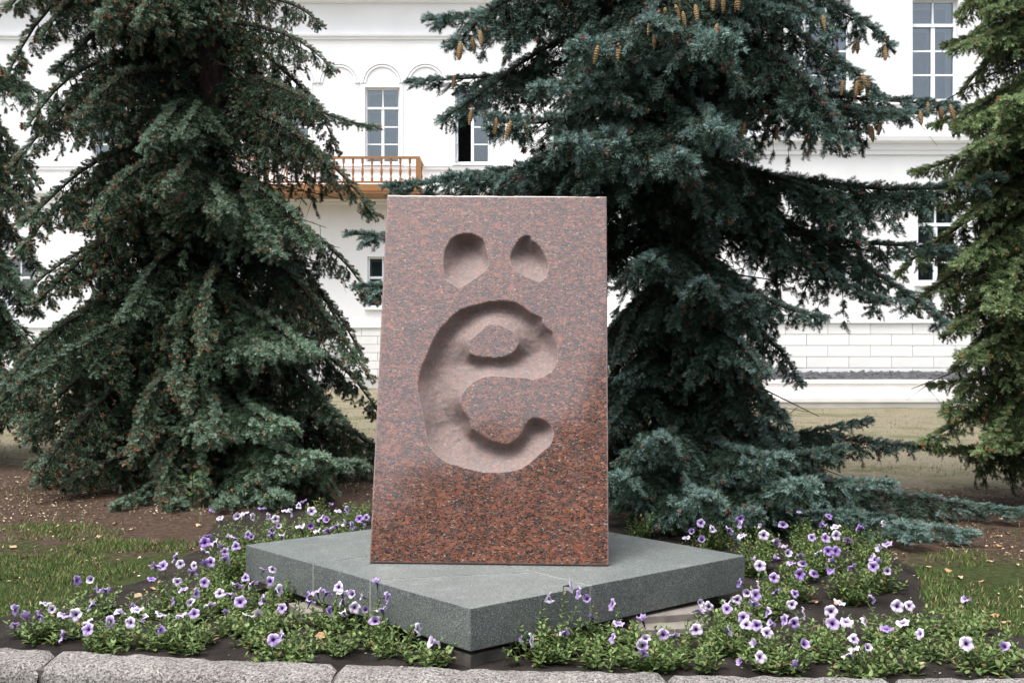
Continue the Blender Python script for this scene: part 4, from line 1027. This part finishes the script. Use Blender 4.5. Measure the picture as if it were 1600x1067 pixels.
# --- right spruce behind the stone
T2 = Spruce('spruce_tree', TREES['right'], 'blue-green spruce hung with many tan cones, directly behind the red stone', BLUE, 11.5, .21)
prof2 = lambda z: float(np.interp(z, [0, .6, 1.4, 2.4, 3.2, 4.5, 6, 9, 11.5], [1.7, 1.45, 1.2, 1.05, 1.3, 1.7, 1.8, 1.0, .15]))
drop2 = lambda z: float(np.interp(z, [0, 1, 2, 4, 7, 11], [.25, .55, .75, .75, .5, .1]))
arc = lambda a, c, w_: abs(((a - c + PI) % (2 * PI)) - PI) < w_
T2.fill(prof2, .34, 6, ['bough', 'sweep', 'sweep'], 5, drop2, skip=lambda z, a: (z < 1.5 and toward(a, .5)) or (1.75 < z < 5.3 and arc(a, 0, 1.05)) or (2.4 < z < 4.9 and arc(a, PI, .75)))
T2.heroes([
 (5.0, 668, 25, 8.6, 'bough'), (4.9, 700, 70, 8.2, 'sweep'), (4.4, 642, 132, 8.8, 'bough', .8), (4.5, 690, 190, 8.5, 'sweep', .9), (4.2, 760, 190, 7.4, 'bough', 1.2),
 (4.3, 840, 130, 7.2, 'bough'), (3.9, 880, 215, 7.0, 'bough', 1.2), (3.8, 1060, 245, 6.9, 'bough', 1.2), (5.0, 905, 70, 7.2, 'bough', 1.1), (5.2, 1000, 40, 6.9, 'bough'), (5.0, 1130, 60, 7.0, 'bough', 1.1),
 (3.6, 604, 288, 8.2, 'bough', .8), (3.5, 700, 285, 8.0, 'bough'), (3.4, 790, 290, 7.8, 'sweep'), (3.0, 548, 368, 9.0, 'bough', .8), (2.7, 560, 450, 8.8, 'bough', .8),
 (4.2, 1120, 195, 7.0, 'bough', 1.0), (4.4, 1330, 225, 7.6, 'sweep', 1.1), (5.0, 1390, 80, 8.6, 'sweep', 1.1), (4.7, 1375, 160, 8.2, 'sweep', 1.0), (4.4, 1488, 172, 8.6, 'bough', 1.0), (4.2, 1440, 180, 8.4, 'bough', .9),
 (5.3, 1240, 20, 8.0, 'bough'), (5.0, 1300, 60, 8.0, 'sweep'), (3.25, 1560, 280, 8.7, 'bough', 1.0), (3.2, 1440, 310, 8.8, 'bough', .9), (3.1, 1330, 330, 8.6, 'sweep', .8), (2.95, 1490, 395, 8.9, 'bough', .8), (2.9, 1475, 512, 8.7, 'sweep', .8), (2.9, 1385, 470, 8.6, 'thin', .9), (2.6, 1292, 500, 8.0, 'bough', .9), (2.5, 1180, 470, 7.6, 'bough', 1.1), (2.3, 1100, 440, 7.4, 'bough'), (2.6, 1010, 400, 7.5, 'bough'),
 (1.9, 1255, 600, 8.6, 'sweep'), (1.6, 1200, 580, 7.6, 'sweep'), (1.3, 1240, 690, 8.4, 'bough'),
 (.95, 1035, 680, 7.3, 'bough', 1.0), (.9, 1225, 710, 7.4, 'bough', 1.1), (.6, 965, 740, 7.4, 'bough', 1.0), (.6, 1100, 770, 7.0, 'bough', 1.1), (.55, 1260, 760, 7.1, 'bough', 1.1), (.8, 1320, 700, 7.8, 'bough'), (.7, 1390, 760, 7.6, 'bough', 1.0), (.8, 1360, 660, 8.8, 'bough', .9),
 (.5, 1440, 835, 7.2, 'bough', .9), (.5, 1520, 830, 7.4, 'bough', .8), (.6, 1600, 795, 8.2, 'bough', .7), (.7, 1460, 690, 8.8, 'thin'), (.4, 1180, 800, 7.2, 'bough', .9), (.4, 1340, 810, 7.3, 'bough', .9)], 31)
# --- left spruce
T1 = Spruce('spruce_tree', TREES['left'], 'dark green spruce with rusty-tipped drooping twigs and a bare upper trunk', DKG, 13.0, .30, lean=-.012)
prof1 = lambda z: float(np.interp(z, [0, 1, 2, 3, 4, 5.5, 8, 13], [2.3, 2.2, 2.1, 2.0, 1.85, 1.7, 1.4, .15]))
drop1 = lambda z: float(np.interp(z, [0, 1, 2.5, 5, 8, 13], [.3, .8, 1.2, 1.25, .9, .1]))
T1.fill(prof1, .37, 6, ['pend', 'pend', 'sweep'], 8, drop1, skip=lambda z, a: (3.7 < z < 8.3 and 3.95 < a < 5.7) or (3.2 < z < 6.8 and (a < .75 or a > 5.5) and int(a * 50 + z * 90) % 4 > 0) or (.5 < a < 2.7 and int(a * 70 + z * 40) % 5 < 3) or (z < 3.2 and int(a * 90 + z * 130) % 6 < 1))
T1.heroes([
 (5.2, 505, 40, 10.4, 'pend', .8), (4.9, 525, 110, 10.2, 'pend', .8), (4.3, 590, 198, 10.5, 'thin', .7), (4.2, 500, 175, 9.8, 'pend'), (4.1, 590, 335, 9.8, 'pend', .8), (3.9, 520, 260, 9.4, 'pend', .9), (3.2, 585, 470, 10.2, 'pend', .7), (2.8, 578, 590, 9.6, 'pend', .8), (3.3, 500, 385, 9.3, 'sweep', .9),
 (6.1, 15, 20, 9.8, 'pend', 1.0), (6.2, 110, -10, 9.5, 'pend', 1.0), (5.9, 10, 110, 9.9, 'pend', .9), (5.0, 20, 260, 9.8, 'pend', .9), (6.0, 170, 20, 9.3, 'pend', 1.0), (5.6, 60, 60, 9.8, 'pend', 1.0), (5.4, 150, 50, 9.2, 'pend', 1.1), (5.3, 215, 40, 9.2, 'pend', .9), (4.7, 40, 195, 9.8, 'pend'), (4.3, 110, 195, 9.4, 'pend', 1.1), (4.0, 280, 215, 9.1, 'sweep', .8), (4.0, 230, 230, 9.0, 'sweep', .9), (3.7, 30, 355, 9.7, 'pend', 1.0), (3.4, 140, 345, 9.2, 'pend', 1.1), (3.3, 260, 300, 9.0, 'pend', 1.0), (3.0, 350, 330, 8.9, 'sweep'), (2.9, 60, 470, 9.8, 'pend'), (2.6, 190, 500, 9.2, 'sweep'), (2.4, 320, 540, 9.0, 'pend'), (2.3, 440, 560, 8.9, 'bough', 1.0), (2.5, 490, 545, 8.9, 'bough', .9),
 (1.7, 30, 680, 9.6, 'pend', .9), (1.6, 60, 760, 9.3, 'pend'), (1.3, 200, 720, 9.1, 'pend'), (1.2, 330, 690, 8.9, 'sweep'), (1.4, 450, 660, 8.7, 'bough'), (.9, 500, 710, 8.5, 'bough', 1.0), (.6, 180, 790, 8.9, 'bough', .8), (.5, 270, 800, 8.8, 'bough', .9), (.45, 350, 805, 8.7, 'bough', .8), (.5, 440, 770, 8.6, 'bough', 1.0), (.7, 560, 730, 8.7, 'bough', .9)], 32)
# --- spruce cut by the right edge of the view
T3 = Spruce('spruce_tree', TREES['edge'], 'yellow-green spruce standing apart from the cone-bearing spruce, beside the lower building windows', YEL, 10.0, .19)
prof3 = lambda z: float(np.interp(z, [0, 1.2, 2.5, 4, 6, 10], [1.2, 1.4, 1.5, 1.5, 1.3, .12]))
T3.fill(prof3, .36, 6, ['bough', 'sweep'], 12, drop2, zmin=1.0)
T3.heroes([(5.0, 1492, 82, 8.6, 'bough', 1.0), (4.5, 1505, 205, 8.6, 'bough', 1.1), (4.2, 1515, 240, 8.4, 'bough'), (3.9, 1500, 350, 8.7, 'bough', .9), (3.4, 1495, 410, 8.5, 'bough', 1.0), (2.8, 1485, 515, 8.6, 'bough', 1.0), (2.4, 1500, 560, 8.4, 'bough', 1.0), (2.0, 1475, 650, 8.6, 'sweep', .9), (1.6, 1440, 690, 8.7, 'thin', 1.0), (1.5, 1560, 700, 8.4, 'bough', .9), (5.3, 1540, 20, 8.6, 'bough'), (3.2, 1560, 480, 8.0, 'bough', 1.1), (4.3, 1570, 160, 8.0, 'bough', 1.1)], 33)
# --- spruce cut by the left edge of the view
T4 = Spruce('spruce_tree', TREES['far'], 'shaded spruce at the edge of the lawn beyond the rusty-tipped spruce', DKG, 11.0, .2)
T4.fill(lambda z: float(np.interp(z, [0, 2, 4, 11], [1.7, 1.8, 1.6, .12])), .40, 6, ['sweep', 'pend'], 15, drop1, zmin=1.3)
T4.heroes([(5.2, 85, 175, 12.0, 'sweep'), (4.6, 60, 290, 12.0, 'pend'), (3.4, 45, 330, 11.8, 'pend'), (2.9, 68, 600, 12.0, 'sweep'), (2.3, 30, 660, 11.6, 'sweep'), (3.6, 60, 470, 12.0, 'thin')], 34)

# cones hang from the nearest twigs of the right spruce
cone_px = [(640 + a / 3.2, b_ / 3.2) for a, b_ in [(790, 30), (337, 248), (360, 200), (250, 270), (232, 255), (262, 320), (232, 370), (938, 262), (995, 228), (1033, 262), (1200, 218), (1188, 115), (1213, 110), (1272, 75), (1298, 75), (1328, 120), (1363, 123), (1420, 98), (1437, 160), (1460, 195), (1498, 208), (1522, 192), (1330, 15), (1368, 12), (1515, 15), (455, 640), (505, 610), (343, 648), (520, 680), (557, 640)]]
cone_px += [(1100 + a / 3.2, b_ / 3.2) for a, b_ in [(45, 10), (95, 25), (118, 35), (135, 40), (155, 35), (170, 20), (28, 210), (48, 190), (590, 110), (760, 295), (785, 265), (870, 300), (833, 350), (806, 400), (775, 410), (718, 470), (752, 465), (768, 450), (695, 465), (735, 460), (850, 400), (205, 680), (345, 695), (797, 675), (838, 705), (865, 695), (1097, 600), (1112, 610), (1143, 630), (1185, 605), (1222, 590)]]
cm = MB(); NR = 15; P = []
for i in range(NR + 1):
    u = i / NR; r_ = .0145 * math.sin(math.pi * min(.97, .06 + u * .9)) ** .55 * (1 - .15 * u)
    for k in range(9):
        a = 2 * math.pi * (k + .5 * (i % 2)) / 9; P.append(((r_ + (.0018 if i % 2 else -.0012)) * math.cos(a), (r_ + (.0018 if i % 2 else -.0012)) * math.sin(a), -.105 * u))
cm.poly(P, [(i * 9 + k, i * 9 + (k + 1) % 9, (i + 1) * 9 + (k + 1) % 9, (i + 1) * 9 + k) for i in range(NR) for k in range(9)])
cone_me = mesh('cone', cm.v, cm.f, M['cone'])
WP = []
for Mx, ps in T2.placed:
    A3 = np.array(Mx.to_3x3()); tv = np.array(Mx.translation + T2.o); WP.append(ps @ A3.T + tv)
WP = np.concatenate(WP)
sx_ = CX + WP[:, 0] / WP[:, 1] * F_PX; sy_ = CY - (WP[:, 2] - CAM_Z) / WP[:, 1] * F_PX
for (x, y) in cone_px:
    dd = np.hypot(sx_ - x, sy_ - (y - 12)); c = np.where(dd < 9)[0]
    j = c[np.argmin(WP[c, 1])] if len(c) else int(np.argmin(dd))
    if dd[j] > 26: continue
    p = Vector(WP[j]); p.y -= .06
    o = obj('cone', cone_me, T2.crown, p - T2.o + Vector((0, 0, .01)))
    s_ = rnd.uniform(1.1, 1.4); o.scale = (s_ * 1.1, s_ * 1.1, s_); o.rotation_euler = (rnd.uniform(-.25, .25), rnd.uniform(-.25, .25), rnd.uniform(0, 6))

# ================================================================== GRASS, LITTER, FALLEN LEAVES
def zone(x, y):
    """turf greenness and dryness at a spot"""
    s_ = y - kerb_y(x); lt = np.zeros_like(x)
    for k, (tx, ty) in TREES.items(): lt = np.maximum(lt, 1 - sstep(1.6, 3.2, np.hypot(x - tx, y - ty)))
    g_ = np.where(x < 0, 1 - sstep(1.0, 3.1, s_) * .75, 1 - sstep(1.2, 3.4, s_) * .6) * (1 - .55 * lt)
    bd, _, _ = sdf_poly(x, y, bed_poly)
    return np.clip(g_, 0, 1), lt, bd
def blades(n_, xr, sr, hr, cols_, dens, seed):
    g = np.random.default_rng(seed)
    x = g.uniform(*xr, n_); y = kerb_y(x) + g.uniform(*sr, n_)
    gr, lt, bd = zone(x, y); clump = fbm(x * 2.3, y * 2.3, 17, 4)
    k = g.random(n_) < dens(gr, lt, bd, clump); x, y, gr = x[k], y[k], gr[k]; m_ = len(x)
    z = soil_z(x, y) - .004; h = g.uniform(*hr, m_); a = g.uniform(0, 6.283, m_); w_ = g.uniform(.0022, .0042, m_)
    b_ = g.uniform(0, 6.283, m_); ben = g.uniform(.15, .9, m_) * h
    p = np.stack([x, y, z], -1); sd_ = np.stack([np.cos(a), np.sin(a), 0 * a], -1) * w_[:, None]
    be = np.stack([np.cos(b_) * ben, np.sin(b_) * ben, 0 * a], -1); up_ = np.stack([0 * a, 0 * a, h], -1)
    V_ = np.stack([p - sd_, p + sd_, p + up_ * .6 + be * .35 + sd_ * .7, p + up_ * .6 + be * .35 - sd_ * .7, p + up_ + be], 1)
    T = np.array([(0, 1, 2), (0, 2, 3), (3, 2, 4)])[None] + np.arange(m_)[:, None, None] * 5
    c = np.array(cols_)[g.integers(0, len(cols_), m_)] * g.uniform(.7, 1.25, (m_, 1))
    return V_.reshape(-1, 3), T.reshape(-1, 3), np.repeat(c, 5, 0)
GREEN = [(.075, .140, .030), (.105, .175, .042), (.060, .115, .026), (.16, .19, .065), (.27, .23, .12)]
STRAW = [(.36, .30, .16), (.28, .24, .11), (.17, .19, .06), (.44, .37, .22)]
dn = lambda gr, lt, bd, cl: np.clip((gr * .9 + cl * 2.2 - 1.45) * 1.8, 0, 1) * (bd < .03 + (cl - .5) * .3)
parts = [blades(85000, (-4.6, -1.0), (.02, 3.2), (.012, .042), GREEN, dn, 1), blades(46000, (1.6, 4.6), (.02, 3.6), (.012, .042), GREEN, dn, 2),
         blades(9000, (-6.5, 6.5), (2.5, 8), (.03, .07), GREEN + STRAW, lambda gr, lt, bd, cl: (cl > .55) * .7 * (bd < 0), 3)]
off = 0; V3, T3_, C3 = [], [], []
for v_, t_, c_ in parts: V3.append(v_); T3_.append(t_ + off); C3.append(c_); off += len(v_)
gr_o = obj('grass', mesh('grass', np.concatenate(V3), np.concatenate(T3_), M['grass'], False, np.concatenate(C3)))
tag(gr_o, 'short patchy grass growing round the flower bed', 'grass', kind='stuff')
v_, t_, c_ = blades(26000, (-12, 13), (7.0, 18.2), (.03, .08), STRAW, lambda gr, lt, bd, cl: np.clip((cl - .36) * 3, 0, 1), 4)
dg = obj('dry_grass', mesh('dry_grass', v_, t_, M['grass'], False, c_)); tag(dg, 'straw-coloured dry lawn between the spruces and the building', 'grass', kind='stuff')
def litter_mesh(n_, size, cols_, seed, xr, sr, dens):
    g = np.random.default_rng(seed); x = g.uniform(*xr, n_); y = kerb_y(x) + g.uniform(*sr, n_)
    gr, lt, bd = zone(x, y); cl = fbm(x * 1.7, y * 1.7, 57, 4); k = g.random(n_) < dens(gr, lt, bd, cl); x, y = x[k], y[k]; m_ = len(x)
    ins = np.array([in_plinth(a, b_) for a, b_ in zip(x, y)]) < -.02; x, y = x[ins], y[ins]; m_ = len(x)
    z = soil_z(x, y) + .006; a = g.uniform(0, 6.283, m_); l = g.uniform(*size, m_); w_ = l * g.uniform(.35, .75, m_)
    d = np.stack([np.cos(a), np.sin(a), g.uniform(-.25, .25, m_)], -1) * l[:, None]; s_ = np.stack([-np.sin(a), np.cos(a), g.uniform(-.3, .3, m_)], -1) * w_[:, None]
    p = np.stack([x, y, z], -1); cu = np.stack([0 * a, 0 * a, l * g.uniform(.05, .45, m_)], -1)
    V_ = np.stack([p - d * .5, p - s_ * .5 + cu, p + s_ * .5 + cu * .6, p + d * .5, p + d * .1], 1)
    T = np.array([(0, 1, 4), (0, 4, 2), (1, 3, 4), (4, 3, 2)])[None] + np.arange(m_)[:, None, None] * 5
    c = np.array(cols_)[g.integers(0, len(cols_), m_)] * g.uniform(.65, 1.3, (m_, 1))
    return V_.reshape(-1, 3), T.reshape(-1, 3), np.repeat(c, 5, 0)
BROWN = [(.24, .15, .085), (.13, .07, .045), (.36, .26, .17), (.06, .04, .03), (.46, .37, .26), (.55, .46, .35)]
parts = [litter_mesh(24000, (.010, .034), BROWN, 5, (-6, 6), (.3, 6), lambda gr, lt, bd, cl: np.clip(.35 + .7 * lt, 0, 1) * (cl > .38) * (bd < .05)),
         litter_mesh(1200, (.008, .022), BROWN, 6, (-3, 3), (.03, 3.4), lambda gr, lt, bd, cl: (bd > 0) * .5)]
off = 0; V3, T3_, C3 = [], [], []
for v_, t_, c_ in parts: V3.append(v_); T3_.append(t_ + off); C3.append(c_); off += len(v_)
lo_ = obj('leaf_litter', mesh('leaf_litter', np.concatenate(V3), np.concatenate(T3_), M['litter'], False, np.concatenate(C3))); tag(lo_, 'brown needle and leaf litter scattered over the ground', 'leaf litter', kind='stuff')
# single larger fallen leaves
lf_px = [(20, 855), (75, 832), (92, 822), (130, 844), (155, 840), (40, 870), (150, 880), (300, 858), (310, 822), (205, 828), (180, 818), (28, 900), (78, 898), (58, 906), (240, 925), (510, 993), (523, 1000), (499, 996), (690, 1012), (1280, 945), (1275, 940), (1310, 940), (1430, 905), (1480, 890), (1500, 900), (1520, 870), (1560, 850), (1545, 875), (1590, 880), (1440, 1040), (1310, 1042), (1555, 955), (1570, 965), (1450, 885), (1535, 905), (385, 1002), (215, 935)]
fl_me = []
for v in range(3):
    rr = random.Random(70 + v); P = [(0, 0, .004)]; N = 9
    for k in range(N):
        a = 2 * math.pi * k / N; r_ = .030 * (1 + .35 * math.cos(a)) * rr.uniform(.7, 1.15); P.append((r_ * math.cos(a), r_ * .7 * math.sin(a), rr.uniform(.0, .018)))
    c = [(.42, .31, .19), (.50, .36, .24), (.34, .20, .10)][v]
    fl_me.append(mesh('fallen_leaf', P, [(0, 1 + k, 1 + (k + 1) % N) for k in range(N)], M['litter'], True, np.tile([c], (N + 1, 1)) * nrg.uniform(.8, 1.15, (N + 1, 1))))
for (x, y) in lf_px:
    p = onz(x, y, .03)
    if in_plinth(p.x, p.y) > -.03 or p.y < float(kerb_y(p.x)): continue
    o = obj('fallen_leaf', rnd.choice(fl_me), None, (p.x, p.y, float(soil_z(p.x, p.y)[0]) + .004)); o.rotation_euler = (rnd.uniform(-.3, .3), rnd.uniform(-.3, .3), rnd.uniform(0, 6.28))
    s_ = rnd.uniform(.7, 1.25); o.scale = (s_, s_, s_)
    tag(o, 'dry tan fallen leaf curled on the ground', 'leaf', 'fallen leaves on the ground')
# broad-leaved seedling at the foot of the left spruce
sd_p = onz(300, 792, .03); e = empty('seedling', (sd_p.x, sd_p.y, float(soil_z(sd_p.x, sd_p.y)[0])))
tag(e, 'small broad-leaved green seedling at the foot of the rusty-tipped spruce', 'seedling')
MB().tube([(0, 0, -.02), (.01, 0, .15), (0, 0, .32)], [.006, .005, .003], 5).build('stem', M['bark'], e)
lv = np.array([(0, 0, 0), (.3, -.20, .03), (.3, .20, .03), (.5, 0, 0), (.7, -.17, .02), (.7, .17, .02), (1, 0, -.12)]) * .16
lme = mesh('leaf', lv, leafF, M['leaf'], True, np.tile([(.07, .13, .035)], (7, 1)))
for k in range(9):
    o = obj('leaf', lme, e, (0, 0, .08 + .028 * k)); o.rotation_euler = (0, rnd.uniform(-.5, .3), k * 2.4); s_ = rnd.uniform(.6, 1); o.scale = (s_, s_, s_)

# ================================================================== TREES ACROSS THE ROAD (they show only as a reflection in the polished stone)
g = np.random.default_rng(77); Vs, Cs = [], []; trk = MB()
for k in range(17):
    tx = -34 + k * 4.3 + g.uniform(-1, 1); ty = -15.5 + g.uniform(-1.2, 1.2); hz = g.uniform(10.6, 11.8) + (4.6 if 1.0 < tx < 10 else 0)
    trk.tube([(tx, ty, -.1), (tx + .1, ty, 3), (tx, ty, hz * .8)], [.22, .17, .06], 8)
    n_ = 3400; d = unit(g.normal(size=(n_, 3))) * (g.random((n_, 1)) ** .4); lump = 1 + .22 * np.sin(d[:, :1] * 5 + k) * np.cos(d[:, 2:] * 6 + k)
    c = d * lump * np.array([3.4, 3.0, hz * .42]) + np.array([tx, ty, hz * .58])
    u = unit(g.normal(size=(n_, 3))); v = unit(np.cross(u, g.normal(size=(n_, 3)))); s_ = g.uniform(.16, .32, (n_, 1))
    Vs.append(np.stack([c - u * s_, c - v * s_ * .6, c + u * s_, c + v * s_ * .6], 1).reshape(-1, 3)); Cs.append(np.repeat(np.array([[.05, .085, .025]]) * g.uniform(.6, 1.3, (n_, 1)), 4, 0))
V_ = np.concatenate(Vs); q = np.arange(len(V_)).reshape(-1, 4)
wood_o = len(V_); wf = [tuple(i + wood_o for i in f) for f in trk.f if len(f) == 4]
me = mesh('roadside_trees', np.concatenate([V_, np.array(trk.v)]), np.concatenate([q, np.array(wf)]), [M['grass'], M['bark']], False, np.concatenate([np.concatenate(Cs), np.tile([[.04, .03, .025]], (len(trk.v), 1))]), np.concatenate([np.zeros(len(q)), np.ones(len(wf))]))
tag(obj('roadside_trees', me), 'leafy row of trees across the road, mirrored in the polished stone', 'trees', kind='stuff')
